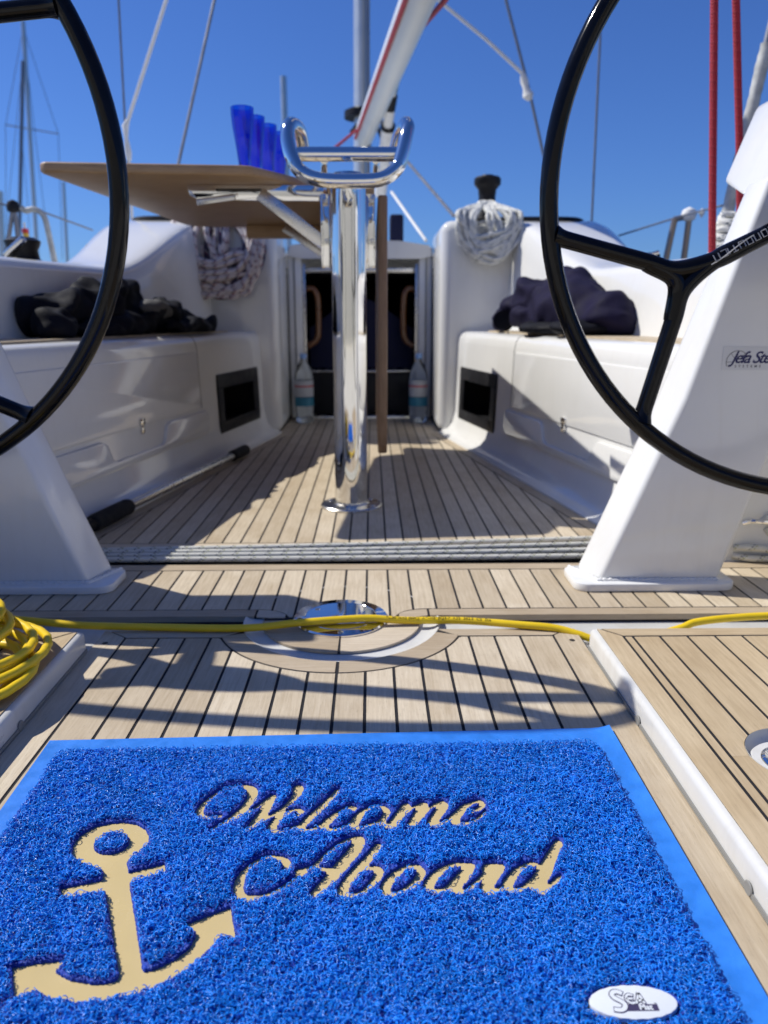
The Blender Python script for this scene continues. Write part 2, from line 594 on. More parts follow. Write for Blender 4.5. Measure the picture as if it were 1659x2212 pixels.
# ---- swim platform
plat = structure('swim_platform', (0, .75, 0), 'teak laid swim platform at the stern')
hi_base = lambda x: min(1.2265, circ_lo(.1735)(x))
mb = MB()
xs = sorted(set([-.4005, .4005] + [-.1735 * math.cos(math.pi * i / 60) for i in range(61)]))
mb.prism([(-.4005, .2), (.4005, .2)] + [(x, hi_base(x)) for x in reversed(xs)], -.016, -.0013)
obj('caulking_bed', mb, M['caulk'], plat, smooth=False)
Y_END = 1.1958
hi_pl = lambda x: min(Y_END, circ_lo(.2165)(x))
for k in range(-9, 9):
    a, b = k * P_ + G_ / 2, (k + 1) * P_ - G_ / 2
    a, b = max(a, -.356), min(b, .356)
    if k == 7:
        b = .356
    if k == -8:
        a = -.356
    if b - a > .02:
        plank(strip_poly(a, b, lambda x: .2, hi_pl, 8 if abs(a) < .22 else 1), 0, M['teak_y'], plat)
for s in (-1, 1):
    pl = [(s * .3605, .2), (s * .4015, .2), (s * .4015, 1.2285), (s * .3955, 1.2285), (s * .3605, 1.200)]
    plank(pl if s > 0 else pl[::-1], 0, M['teak_y'], plat, name='margin_board')
    pl = [(s * .3565, 1.2005), (s * .391, 1.2285), (s * .166, 1.2285), (s * .1985, 1.2005)]
    plank(pl if s > 0 else pl[::-1], 0, M['teak_x'], plat, name='margin_board')
    a0, a1 = (R(200.8), R(269.2)) if s < 0 else (R(270.8), R(339.2))
    arc = [a0 + (a1 - a0) * i / 20 for i in range(21)]
    pl = [(DC[0] + .2125 * math.cos(a), DC[1] + .2125 * math.sin(a)) for a in arc] + \
         [(DC[0] + .1735 * math.cos(a), DC[1] + .1735 * math.sin(a)) for a in reversed(arc)]
    plank(pl, 0, M['teak_x'], plat, name='curved_board')
    mb = MB().lathe([(.0, .0002), (.0042, .0004), (.0048, .0001)], (s * .385, 1.178, .0004), 14)
    obj('deck_screw', mb, M['ink'], plat)

# ---- side platforms, raised 36 mm
HZ = .036
side = {}
for s in (-1, 1):
    sd = structure('side_platform', (s * .8, .75, 0), 'raised teak side platform with white edge')
    side[s] = sd
    mb = MB()
    x0, x1 = s * .4035, s * 1.25
    xm = s * .475
    mb.box(min(x0, xm), max(x0, xm), .15, 1.150, -.02, HZ - .0015)
    obj('white_edge', mb, M['gel_matt'], sd, bevel=.0085, segs=4)
    mb = MB()
    mb.obox((s * .4025, .2, .0032), (s * .4025, 1.145, .0032), .0016, .005)
    obj('gasket', mb, M['gasket'], sd)
    mt, mtx = M['teak_side'], M['teak_side_x']
    c0, c1 = s * .4135, s * 1.24
    FC = (.543, .772)       # filler cap centre on the right-hand side

    def hole_strip(a, b, y0, y1):
        """plank outlines between a and b with the round filler hole left out"""
        r = .0605
        if s < 0 or b < FC[0] - r or a > FC[0] + r:
            return [strip_poly(a, b, lambda x: y0, lambda x: y1)]
        cr = lambda x, sg: FC[1] + sg * math.sqrt(max(1e-8, r * r - (x - FC[0]) ** 2))
        parts = []
        parts.append(strip_poly(a, b, lambda x: y0, lambda x: min(cr(x, -1), y1) if abs(x - FC[0]) < r else FC[1], 14))
        parts.append(strip_poly(a, b, lambda x: cr(x, 1) if abs(x - FC[0]) < r else FC[1] + .0002, lambda x: y1, 14))
        return parts

    def bed_halves(xa, xb, y0, y1):
        r = .0605
        if s < 0:
            return [[(xa, y0), (xb, y0), (xb, y1), (xa, y1)]]
        ar = [math.pi * i / 24 for i in range(25)]
        lo_ = [(xa, y0), (xb, y0), (xb, FC[1])] + [(FC[0] + r * math.cos(a), FC[1] - r * math.sin(a)) for a in ar] + [(xa, FC[1])]
        hi_ = [(xa, y1), (xa, FC[1])] + [(FC[0] - r * math.cos(a), FC[1] + r * math.sin(a)) for a in ar] + [(xb, FC[1]), (xb, y1)]
        return [lo_, hi_]

    for nm, xa, xb, y0, y1, za, zb, m_b in (('caulking_bed', .4135, 1.24, .16, 1.1405, HZ - .0035, HZ - .0009, 'caulk'), ('deck_core', .4755, 1.25, .155, 1.1445, -.02, HZ - .0040, 'gel_matt')):
        mb = MB()
        for pl in bed_halves(xa, xb, y0, y1):
            pl = [(s * x, y) for x, y in pl]
            mb.prism(pl if s > 0 else pl[::-1], za, zb)
        obj(nm, mb, M[m_b], sd, smooth=False)
    edges = [(.4485, .4582)] + [(.4628 + 0 * k, .5008) for k in (0,)] + [(.5054 + k * P_, .5054 + (k + 1) * P_ - G_) for k in range(17)]
    for a, b in edges:
        if b > 1.23:
            continue
        for pl in hole_strip(a, b, .16, 1.1085):
            pl = [(s * x, y) for x, y in pl]
            plank(pl if s > 0 else pl[::-1], HZ, mt, sd)
    pl = [(s * .4135, .16), (s * .4440, .16), (s * .4440, 1.1115), (s * .4155, 1.1405), (s * .4135, 1.1405)]
    plank(pl if s > 0 else pl[::-1], HZ, mt, sd, name='margin_board')
    pl = [(s * .4475, 1.1130), (s * 1.24, 1.1130), (s * 1.24, 1.1405), (s * .4205, 1.1405)]
    plank(pl if s > 0 else pl[::-1], HZ, mtx, sd, name='margin_board')
    # little drain notches in the white edge
    for yy in (.60, .905):
        mb = MB().lathe([(0, 0), (.0065, 0), (.0075, .0012), (.0065, .0022)], (s * .4030, yy, .006), 14, axis=(-s, 0, 0))
        obj('drain_plug', mb, M['gasket'], sd)

# ---- helm deck
helm = structure('helm_deck', (0, 1.45, 0), 'teak laid helm deck between the steering pedestals')
mb = MB().prism([(-1.2, 1.2935), (1.2, 1.2935), (1.2, 1.5865), (-1.2, 1.5865)], -.03, -.0013)
obj('caulking_bed', mb, M['caulk'], helm, smooth=False)
arc = [math.pi + math.pi * i / 40 for i in range(41)]
cut = [(DC[0] + .1385 * math.cos(a), min(1.2934, DC[1] + .1385 * math.sin(a))) for a in arc]
mb = MB().prism([(.1376, 1.2934), (-.1376, 1.2934)] + cut[1:-1], -.0048, -.0013)
obj('caulking_bed', mb, M['caulk'], helm, smooth=False)


def helm_lo(x):
    ax = abs(x)
    if ax < .0975:
        return 1.288
    if ax < .156:
        t = (ax - .0975) / (.156 - .0975)
        return 1.288 + .038 * math.sqrt(max(0, 1 - (1 - t) ** 2))
    return 1.326


for k in range(-28, 28):
    a, b = k * P_ + G_ / 2, (k + 1) * P_ - G_ / 2
    n = 6 if min(abs(a), abs(b)) < .16 else 1
    plank(strip_poly(a, b, helm_lo, lambda x: 1.5478, n), 0, M['teak_y'], helm)
plank([(-1.2, 1.552), (1.2, 1.552), (1.2, 1.5885), (-1.2, 1.5885)], 0, M['teak_x'], helm, name='margin_board')
for s in (-1, 1):
    pl = [(s * .158, 1.2925), (s * 1.2, 1.2925), (s * 1.2, 1.3225), (s * .158, 1.3225)]
    plank(pl if s > 0 else pl[::-1], 0, M['teak_x'], helm, name='margin_board', t=.011)
    ring = []
    for i in range(9):
        x = .102 + (.1535 - .102) * i / 8
        t = (x - .0985) / (.156 - .0985)
        ring.append((x, 1.2880 + .0345 * math.sqrt(max(0, 1 - (1 - t) ** 2))))
    pl = [(.102, 1.2845), (.130, 1.2845), (.1535, 1.2925)] + ring[::-1]
    pl = [(s * x, y) for x, y in pl]
    plank(pl if s > 0 else pl[::-1], 0, M['teak_x'], helm, name='corner_board')
    # half round boards below the plate
    a0, a1 = (R(183.5), R(269.0)) if s < 0 else (R(271.0), R(356.5))
    ar = [a0 + (a1 - a0) * i / 18 for i in range(19)]
    pl = [(DC[0] + .1395 * math.cos(a), DC[1] + .1395 * math.sin(a)) for a in ar] + \
         [(DC[0] + .070 * math.cos(a), DC[1] + .070 * math.sin(a)) for a in reversed(ar)]
    plank(pl, 0, M['teak_x'], helm, name='curved_board', t=.004)

# ---- rope trough in front of the helm deck
tr = MB().box(-1.25, 1.25, 1.5895, 1.6985, -.06, -.032)
tag(obj('rope_trough', tr, M['black']), 'black recessed trough under the white ropes', None, kind='structure')


# ---- cockpit floor
def xf(y):
    return .36 + .169 * (3.5 - min(y, 3.5))


sole = structure('cockpit_floor', (0, 2.8, 0), 'teak cockpit floor with black seams')
mb = MB().prism([(-xf(1.70) - .02, 1.70), (xf(1.70) + .02, 1.70), (.38, 3.5), (.38, 4.06), (-.38, 4.06), (-.38, 3.5)], -.03, -.0013)
obj('caulking_bed', mb, M['caulk'], sole, smooth=False)
mw = .034
for k in range(-16, 16):
    a, b = k * P_ + G_ / 2, (k + 1) * P_ - G_ / 2

    def fhi(x):
        ax = abs(x)
        if ax <= .36 - mw:
            return 4.05
        return min(4.05, 3.5 - (ax + mw + G_ - .36) / .169)
    if min(fhi(a), fhi(b)) < 1.76:
        # clip the last partial plank to where it still has length
        if max(fhi(a), fhi(b)) < 1.80:
            continue
        lim = .36 + .169 * (3.5 - 1.77) - mw - G_
        a, b = (a, min(b, lim)) if a >= 0 else (max(a, -lim), b)
        if b - a < .004:
            continue
    plank(strip_poly(a, b, lambda x: 1.7545, fhi, 6), 0, M['teak_y'], sole)
plank([(-.68, 1.7000), (.68, 1.7000), (.66, 1.7505), (-.66, 1.7505)], 0, M['teak_x'], sole, name='margin_board')
for s in (-1, 1):
    pl = [(s * (xf(1.753) - mw), 1.7545), (s * (xf(1.753) + .01), 1.7545), (s * .37, 3.5), (s * (.36 - mw), 3.5)]
    plank(pl if s > 0 else pl[::-1], 0, M['teak_y'], sole, name='margin_board')
    pl = [(s * (.36 - mw + .002), 3.504), (s * .37, 3.504), (s * .37, 4.05), (s * (.36 - mw + .002), 4.05)]
    plank(pl if s > 0 else pl[::-1], 0, M['teak_y'], sole, name='margin_board')

# ---- cabin roof far forward
mb = MB()
rings = []
for y in (4.25, 4.6, 6.0, 7.6, 8.4):
    zz = .80 if y < 8 else .5
    rings.append([(x, y, zz + .05 * (1 - (x / 1.1) ** 2)) for x in (-1.1, -.8, -.4, 0, .4, .8, 1.1)] + [(1.12, y, zz - .03), (-1.12, y, zz - .03)])
mb.loft(rings)
tag(obj('cabin_roof', mb, M['gel_matt']), 'white cabin roof carrying the mast', None, kind='structure')


# ================================================================== BENCHES, COAMINGS, BULKHEAD
PROF = [(0, -.01), (.002, .004), (.018, .008), (.045, .022), (.064, .050), (.074, .095)]
PROF2 = [(.084, .405), (.088, .430), (.098, .448), (.118, .457), (.60, .457), (.60, -.01)]
BOX_Y = (2.965, 3.415)
BOX_Z = (.098, .292)


def pd(z):
    return .075 + .009 * (z - .098) / (.405 - .098)


def bench_pt(s, y, d, z):
    return (s * (xf(y) + d), y, z)


def panel_slab(s, pts, out, base=.001):
    """outline (y, z) on the locker front, standing 'out' proud of it"""
    n = Vector((-s * .986, -.167, 0))
    a = [Vector(bench_pt(s, y, pd(z), z)) - n * base for y, z in pts]
    return MB().slab(a, n * (out + base))


def round_rect(y0, y1, z0, z1, r, k=4):
    out = []
    for cx, cz, a0 in ((y1 - r, z1 - r, 0), (y0 + r, z1 - r, 90), (y0 + r, z0 + r, 180), (y1 - r, z0 + r, 270)):
        for i in range(k + 1):
            a = R(a0 + 90 * i / k)
            out.append((cx + r * math.cos(a), cz + r * math.sin(a)))
    return out


for s in (-1, 1):
    lbl = ('white locker bench in shade with black jackets on its seat' if s < 0 else
           'sunlit white locker bench with the navy jacket on its seat')
    b = thing('locker_bench', (s * .7, 2.5, 0), lbl, 'bench', 'cockpit benches facing each other')
    secs = []
    for y, add, rec in ((1.600, .075, 0), (1.606, .036, 0), (1.625, .012, 0), (1.66, 0, 0), (2.3, 0, 0), (BOX_Y[0], 0, 0), (BOX_Y[0] + .0005, 0, .16),
                        (BOX_Y[1] - .0005, 0, .16), (BOX_Y[1], 0, 0), (3.56, 0, 0)):
        pts = PROF + [(pd(BOX_Z[0]), BOX_Z[0]), (pd(BOX_Z[0]) + max(rec, .00002), BOX_Z[0] + .0001),
                      (pd(BOX_Z[1]) + max(rec, .00002), BOX_Z[1] - .0001), (pd(BOX_Z[1]), BOX_Z[1])] + PROF2
        ring = []
        for i, (d, z) in enumerate(pts):
            dd = d + (add if d < .5 else 0)
            ring.append(bench_pt(s, y, dd, z))
        secs.append(ring)
    obj('bench_body', MB().loft(secs), M['gel'], b, sharp=50)
    # upper locker door and lower front, with the finger recess between them
    obj('locker_door', panel_slab(s, round_rect(1.70, 2.775, .203, .398, .012), .0045), M['gel'], b, bevel=.003)
    low = [(1.70, .105), (2.80, .105), (2.83, .125), (2.83, .172), (2.81, .190), (2.50, .190), (2.475, .180), (2.455, .136), (2.43, .126),
           (2.14, .126), (2.115, .136), (2.095, .178), (2.07, .190), (1.70, .190)]
    obj('locker_front', panel_slab(s, low, .011), M['gel'], b, bevel=.004)
    lat = MB()
    c = Vector(bench_pt(s, 2.31, pd(.205), .205))
    n = Vector((-s * .986, -.167, 0))
    t = Vector((-s * .169, 1, 0)).normalized()
    for dz, hw, hh in ((.010, .016, .010), (-.012, .010, .014)):
        lat.obox(c + n * .004 + Vector((0, 0, dz)) - t * hw, c + n * .004 + Vector((0, 0, dz)) + t * hw, .012, hh * 2, up=(0, 0, 1))
    obj('latch', lat, M['steel'], b, bevel=.003)
    # black storage box let into the front
    bx = MB()
    y0, y1, z0, z1 = BOX_Y[0] + .004, BOX_Y[1] - .004, BOX_Z[0] + .003, BOX_Z[1] - .003
    fr = .034
    for a in ([(y0 - .02, z1 - fr), (y1 + .02, z1 - fr), (y1 + .02, z1 + .018), (y0 - .02, z1 + .018)],
              [(y0 - .02, z0 - .018), (y1 + .02, z0 - .018), (y1 + .02, z0 + fr * .7), (y0 - .02, z0 + fr * .7)],
              [(y0 - .02, z0 + fr * .7), (y0 + fr, z0 + fr * .7), (y0 + fr, z1 - fr), (y0 - .02, z1 - fr)],
              [(y1 - fr * 1.3, z0 + fr * .7), (y1 + .02, z0 + fr * .7), (y1 + .02, z1 - fr), (y1 - fr * 1.3, z1 - fr)]):
        m2 = panel_slab(s, a, .007, base=-.0005)
        bx.add(m2.v, m2.f)
    fo = obj('storage_frame', bx, M['black'], b, bevel=.002)
    ins = MB()
    r_ = lambda y, z, d: bench_pt(s, y, pd(z) + d, z)
    A = [r_(y0, z0, .01), r_(y1, z0, .01), r_(y1, z1, .01), r_(y0, z1, .01)]
    B = [r_(y0 + .01, z0 + .002, .15), r_(y1 - .01, z0 + .002, .15), r_(y1 - .01, z1 - .002, .15), r_(y0 + .01, z1 - .002, .15)]
    ins.add(A + B, [(4, 5, 6, 7), (0, 1, 5, 4), (1, 2, 6, 5), (2, 3, 7, 6), (3, 0, 4, 7)])
    obj('storage_pocket', ins, M['dark'], fo, smooth=False)
    n_ = Vector((-s * .986, -.167, 0))
    sp_ = [Vector(bench_pt(s, 2.788, d, z)) + n_ * .0004 for d, z in [(pd(.20), .20), (pd(.3), .30)] + PROF2[:4]]
    obj('seat_seam', MB().tube(sp_, .0016, 6), M['gasket'], b)
    # teak on the seat
    for k in range(8):
        d0, d1 = .150 + k * .045, .150 + k * .045 + .041
        pl = [(s * (xf(y) + d), y) for y, d in ((1.66, d0), (1.66, d1), (3.30, d1), (3.30, d0))]
        plank(pl if s > 0 else pl[::-1], .4635, M['teak_y'], b, t=.009, name='seat_plank')


def xin(y):
    return .88 + .185 * (2.45 - y)


def zt(y):
    t = min(1, max(0, (y - 2.75) / (3.65 - 2.75)))
    return .678 + .010 * (y - 2.0) * (y < 2.75) + .0075 * (y >= 2.75) + 0.245 * (t * t * (3 - 2 * t))


for s in (-1, 1):
    c = thing('cockpit_coaming', (s * 1.1, 2.5, .4),
              'white coaming in shade behind the black jackets' if s < 0 else 'sunlit white coaming behind the navy jacket', 'coaming',
              'coamings along the cockpit sides')
    secs = []
    for y in [1.0, 1.3, 1.6, 1.9, 2.2, 2.5] + [2.7 + .06 * i for i in range(16)] + [3.68, 3.75, 4.4, 6.5]:
        z, x = zt(y), xin(min(y, 3.5))
        t = min(1, max(0, (y - 2.72) / .8))
        x -= .0
        secs.append([(s * px, y, pz) for px, pz in (
            (x - .055, .40), (x - .035, .47), (x - .012, z - .10), (x, z - .035), (x + .012, z - .012), (x + .034, z - .001), (x + .08, z),
            (1.02, z + .002), (1.06, z - .012), (1.12, .66 + (z - .66) * .45), (1.32, .62), (1.36, .45), (1.40, .30), (1.42, -.6), (x - .055, -.3))])
    obj('coaming_body', MB().loft(secs), M['gel'], c, sharp=60)

bk = thing('cabin_bulkhead', (0, 3.9, 0), 'white aft end of the cabin with the dark companionway', 'bulkhead')
for s in (-1, 1):
    x0, x1 = s * .36, s * 1.02
    obj('shoulder', MB().box(min(x0, x1), max(x0, x1), 3.545, 4.06, -.01, .929), M['gel'], bk, bevel=.05, segs=5)
    x0, x1 = s * .292, s * .3585
    obj('door_post', MB().box(min(x0, x1), max(x0, x1), 4.0, 4.09, -.01, .855), M['gel'], bk, bevel=.008)
    x0, x1 = s * .276, s * .291
    obj('door_channel', MB().box(min(x0, x1), max(x0, x1), 4.03, 4.08, .02, .78), M['brushed'], bk, bevel=.003)
    # raised moulding running forward from the shoulder
    rr = smooth_path([(s * .50, 3.60, .930), (s * .70, 3.59, .936), (s * .95, 3.60, .936), (s * 1.02, 3.70, .93)], 5)
    obj('toe_rail', MB().tube(rr, .011, 8), M['black'], bk)
    # wooden grab handle just inside the opening
    hp = smooth_path([(s * .276, 4.12, .66), (s * .24, 4.12, .655), (s * .222, 4.12, .60), (s * .222, 4.12, .45), (s * .235, 4.12, .40), (s * .276, 4.12, .37)], 6)
    obj('grab_handle', MB().tube(hp, .0165, 10), M['mahogany'], bk)
    obj('post_strip', MB().box(min(s * .325, s * .332), max(s * .325, s * .332), 3.9955, 4.0, .02, .86), M['gasket'], bk)
gar = MB()
gar.loft([[(x, y, z) for x, z in ((-.36, .81), (-.34, .86), (-.2, .880), (0, .885), (.2, .880), (.34, .86), (.36, .81), (.3, .797), (-.3, .797))] for y in (3.98, 4.0, 4.6)])
obj('hatch_garage', gar, M['gel'], bk, sharp=60)
obj('hatch_slide', MB().box(-.28, .28, 4.06, 4.8, .735, .760), M['brushed'], bk, bevel=.004)
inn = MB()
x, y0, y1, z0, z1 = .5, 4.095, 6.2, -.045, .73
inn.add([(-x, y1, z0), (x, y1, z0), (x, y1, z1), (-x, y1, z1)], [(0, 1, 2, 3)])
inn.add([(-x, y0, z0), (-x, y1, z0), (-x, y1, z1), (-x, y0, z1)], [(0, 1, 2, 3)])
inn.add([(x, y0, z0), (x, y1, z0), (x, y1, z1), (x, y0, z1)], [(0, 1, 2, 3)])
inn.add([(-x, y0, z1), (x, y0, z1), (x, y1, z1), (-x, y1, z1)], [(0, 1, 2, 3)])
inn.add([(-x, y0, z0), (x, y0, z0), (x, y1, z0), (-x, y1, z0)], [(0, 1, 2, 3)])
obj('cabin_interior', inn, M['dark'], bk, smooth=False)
obj('threshold', MB().box(-.36, .36, 4.0, 4.075, -.01, .02), M['brushed'], bk, bevel=.005)
obj('companion_step', MB().box(-.275, .275, 4.11, 4.30, -.05, .235), M['black'], bk, bevel=.006)
obj('step_tread', MB().box(-.27, .27, 4.098, 4.30, .236, .246), M['brushed'], bk, bevel=.003)
cl = MB()
cl.add([(-.275, 4.2, .25), (.275, 4.2, .25), (.275, 4.2, .46), (.16, 4.2, .54), (.06, 4.2, .60), (0, 4.2, .62), (-.06, 4.2, .60), (-.16, 4.2, .54), (-.275, 4.2, .46)], [tuple(range(9))])
for p in list(cl.v[:9]):
    pass
cl2 = MB().slab([Vector(p) for p in cl.v], (0, .02, 0))
obj('hanging_cloth', cl2, M['navy'], bk, bevel=.006)

# ================================================================== DOORMAT
STROKES=[
 [(-0.1081,0.7136,0.0020),(-0.1193,0.7114,0.0025),(-0.1276,0.7139,0.0030),(-0.1317,0.7218,0.0034),(-0.1300,0.7346,0.0031),(-0.1237,0.7477,0.0026),(-0.1148,0.7595,0.0020),(-0.1047,0.7662,0.0018),(-0.0935,0.7675,0.0025),(-0.0835,0.7624,0.0044),(-0.0796,0.7538,0.0051),(-0.0796,0.7436,0.0050),(-0.0843,0.7290,0.0045),(-0.0904,0.7180,0.0037),(-0.0982,0.7073,0.0031),(-0.1061,0.6983,0.0026),(-0.1131,0.6903,0.0022)],
 [(-0.1115,0.6917,0.0014),(-0.0977,0.7042,0.0015),(-0.0757,0.7241,0.0017),(-0.0656,0.7368,0.0023),(-0.0569,0.7475,0.0031),(-0.0591,0.7367,0.0045),(-0.0632,0.7191,0.0049),(-0.0690,0.7053,0.0041),(-0.0754,0.6904,0.0028)],
 [(-0.0744,0.6904,0.0019),(-0.0615,0.7067,0.0021),(-0.0459,0.7220,0.0024),(-0.0349,0.7396,0.0033),(-0.0301,0.7530,0.0048),(-0.0300,0.7624,0.0054)],
 [(-0.0265,0.7146,0.0020),(-0.0221,0.7192,0.0022),(-0.0254,0.7232,0.0020),(-0.0341,0.7218,0.0025),(-0.0446,0.7110,0.0036),(-0.0499,0.6989,0.0043),(-0.0504,0.6915,0.0037),(-0.0438,0.6870,0.0026),(-0.0356,0.6898,0.0022),(-0.0257,0.6955,0.0021)],
 [(0.0141,0.7565,0.0030),(0.0026,0.7341,0.0038),(-0.0082,0.7167,0.0042),(-0.0176,0.7014,0.0040),(-0.0212,0.6932,0.0035),(-0.0166,0.6888,0.0027),(-0.0092,0.6908,0.0022),(-0.0001,0.6981,0.0019)],
 [(0.0335,0.7242,0.0032),(0.0290,0.7269,0.0024),(0.0221,0.7230,0.0024),(0.0148,0.7150,0.0035),(0.0049,0.7008,0.0043),(0.0033,0.6926,0.0035),(0.0097,0.6892,0.0026),(0.0160,0.6899,0.0020),(0.0231,0.6939,0.0019),(0.0293,0.6987,0.0019)],
 [(0.0656,0.7255,0.0027),(0.0558,0.7283,0.0018),(0.0460,0.7214,0.0027),(0.0391,0.7120,0.0041),(0.0345,0.7003,0.0045),(0.0352,0.6937,0.0034),(0.0410,0.6920,0.0023),(0.0493,0.6967,0.0021),(0.0599,0.7007,0.0026),(0.0664,0.7099,0.0032),(0.0689,0.7184,0.0033),(0.0656,0.7255,0.0027)],
 [(0.0598,0.6966,0.0016),(0.0662,0.6981,0.0021),(0.0703,0.6931,0.0032),(0.0769,0.7029,0.0045),(0.0837,0.7147,0.0049),(0.0896,0.7277,0.0046)],
 [(0.0766,0.6947,0.0016),(0.0880,0.7147,0.0015),(0.1006,0.7281,0.0019),(0.1095,0.7297,0.0038),(0.1031,0.7144,0.0052),(0.0969,0.7009,0.0048),(0.0935,0.6952,0.0037)],
 [(0.0945,0.6952,0.0016),(0.1048,0.7075,0.0015),(0.1169,0.7264,0.0016),(0.1272,0.7316,0.0038),(0.1308,0.7289,0.0044),(0.1261,0.7192,0.0049),(0.1197,0.7073,0.0048),(0.1152,0.6965,0.0042),(0.1208,0.6948,0.0026),(0.1310,0.7021,0.0018)],
 [(0.1310,0.7021,0.0018),(0.1429,0.7138,0.0032),(0.1529,0.7258,0.0036),(0.1637,0.7334,0.0020),(0.1710,0.7336,0.0030),(0.1723,0.7273,0.0030),(0.1665,0.7207,0.0023),(0.1596,0.7184,0.0019)],
 [(0.1529,0.7258,0.0036),(0.1438,0.7120,0.0045),(0.1395,0.7019,0.0042),(0.1437,0.6969,0.0032),(0.1507,0.6976,0.0023),(0.1620,0.7033,0.0018),(0.1746,0.7167,0.0016)],
 [(-0.0302,0.6301,0.0026),(-0.0288,0.6360,0.0032),(-0.0316,0.6428,0.0035),(-0.0389,0.6471,0.0028),(-0.0507,0.6492,0.0019),(-0.0618,0.6395,0.0025),(-0.0692,0.6278,0.0033),(-0.0714,0.6163,0.0038),(-0.0703,0.6037,0.0040),(-0.0639,0.5948,0.0036),(-0.0551,0.5943,0.0031),(-0.0438,0.5969,0.0026),(-0.0347,0.6032,0.0023),(-0.0257,0.6113,0.0020),(-0.0149,0.6240,0.0020),(-0.0025,0.6363,0.0021),(0.0069,0.6514,0.0019),(0.0200,0.6671,0.0019),(0.0316,0.6746,0.0024),(0.0398,0.6733,0.0049),(0.0363,0.6596,0.0058),(0.0262,0.6411,0.0059),(0.0176,0.6249,0.0056),(0.0083,0.6108,0.0050),(0.0002,0.5978,0.0039)],
 [(-0.0183,0.6284,0.0026),(-0.0094,0.6319,0.0023),(-0.0013,0.6333,0.0018),(0.0091,0.6306,0.0020),(0.0194,0.6307,0.0026)],
 [(0.0587,0.6633,0.0037),(0.0512,0.6484,0.0040),(0.0409,0.6326,0.0042),(0.0320,0.6182,0.0043),(0.0264,0.6049,0.0043),(0.0257,0.5988,0.0037),(0.0336,0.5964,0.0022),(0.0443,0.6005,0.0022),(0.0532,0.6115,0.0032),(0.0588,0.6228,0.0039),(0.0584,0.6298,0.0036),(0.0512,0.6320,0.0022),(0.0440,0.6289,0.0019)],
 [(0.0973,0.6325,0.0029),(0.0872,0.6330,0.0023),(0.0757,0.6236,0.0035),(0.0677,0.6113,0.0043),(0.0648,0.6023,0.0040),(0.0669,0.5971,0.0028),(0.0749,0.5980,0.0022),(0.0870,0.6057,0.0025),(0.0957,0.6154,0.0036),(0.1000,0.6255,0.0037),(0.0973,0.6325,0.0029)],
 [(0.1468,0.6340,0.0022),(0.1380,0.6357,0.0028),(0.1289,0.6346,0.0022),(0.1168,0.6253,0.0037),(0.1082,0.6137,0.0043),(0.1053,0.6046,0.0040),(0.1109,0.6003,0.0025),(0.1203,0.6029,0.0021),(0.1313,0.6149,0.0021)],
 [(0.1484,0.6336,0.0036),(0.1408,0.6217,0.0053),(0.1318,0.6095,0.0052),(0.1283,0.6020,0.0043),(0.1350,0.5997,0.0021),(0.1442,0.6047,0.0019),(0.1584,0.6207,0.0017),(0.1654,0.6309,0.0020)],
 [(0.1606,0.6286,0.0023),(0.1646,0.6330,0.0028),(0.1758,0.6323,0.0028),(0.1766,0.6307,0.0033),(0.1695,0.6213,0.0046),(0.1610,0.6082,0.0049),(0.1583,0.6011,0.0043),(0.1650,0.5989,0.0026),(0.1757,0.6050,0.0020)],
 [(0.2121,0.6339,0.0022),(0.2067,0.6351,0.0025),(0.1954,0.6293,0.0028),(0.1849,0.6171,0.0039),(0.1785,0.6057,0.0041),(0.1824,0.6004,0.0030),(0.1915,0.6025,0.0021),(0.2060,0.6152,0.0022)],
 [(0.2404,0.6652,0.0039),(0.2279,0.6439,0.0048),(0.2166,0.6237,0.0061),(0.2062,0.6060,0.0060),(0.2081,0.5992,0.0042),(0.2166,0.6036,0.0022),(0.2306,0.6171,0.0018)],
]
ANCHOR=[(-0.2032,0.6315),(-0.2235,0.6403),(-0.2366,0.6481),(-0.2421,0.6548),(-0.2465,0.6685),(-0.2456,0.6849),(-0.2351,0.6994),(-0.2210,0.7046),(-0.2086,0.7059),(-0.1932,0.7024),(-0.1812,0.6935),(-0.1735,0.6801),(-0.1722,0.6673),(-0.1784,0.6571),(-0.1848,0.6462),(-0.1839,0.6397),(-0.1792,0.6301),(-0.1482,0.6423),(-0.1439,0.6285),(-0.1734,0.6156),(-0.1729,0.6116),(-0.1511,0.5595),(-0.1328,0.5142),(-0.1237,0.5171),(-0.1090,0.5276),(-0.1002,0.5386),(-0.0977,0.5535),(-0.1050,0.5596),(-0.1106,0.5640),(-0.0921,0.5744),(-0.0743,0.5841),(-0.0629,0.5454),(-0.0768,0.5506),(-0.0803,0.5416),(-0.0943,0.5181),(-0.1074,0.5064),(-0.1197,0.4979),(-0.1357,0.4911),(-0.1522,0.4872),(-0.1751,0.4855),(-0.1966,0.4893),(-0.2102,0.4965),(-0.2165,0.4959),(-0.2229,0.4863),(-0.2407,0.5205),(-0.2208,0.5247),(-0.1994,0.5275),(-0.2033,0.5153),(-0.1894,0.5077),(-0.1698,0.5037),(-0.1578,0.5042),(-0.1502,0.5070),(-0.1515,0.5130),(-0.1712,0.5564),(-0.1923,0.6041),(-0.2291,0.5960),(-0.2365,0.6097),(-0.2012,0.6201)]
HOLE=[(-0.1927,0.6711),(-0.1923,0.6628),(-0.1963,0.6569),(-0.2035,0.6549),(-0.2121,0.6572),(-0.2200,0.6632),(-0.2250,0.6716),(-0.2258,0.6800),(-0.2219,0.6863),(-0.2144,0.6885),(-0.2055,0.6860),(-0.1975,0.6796)]

MATZ = .0036
doormat = thing('doormat', (0, .64, 0), 'blue looped doormat with beige anchor and Welcome Aboard cut out', 'doormat')


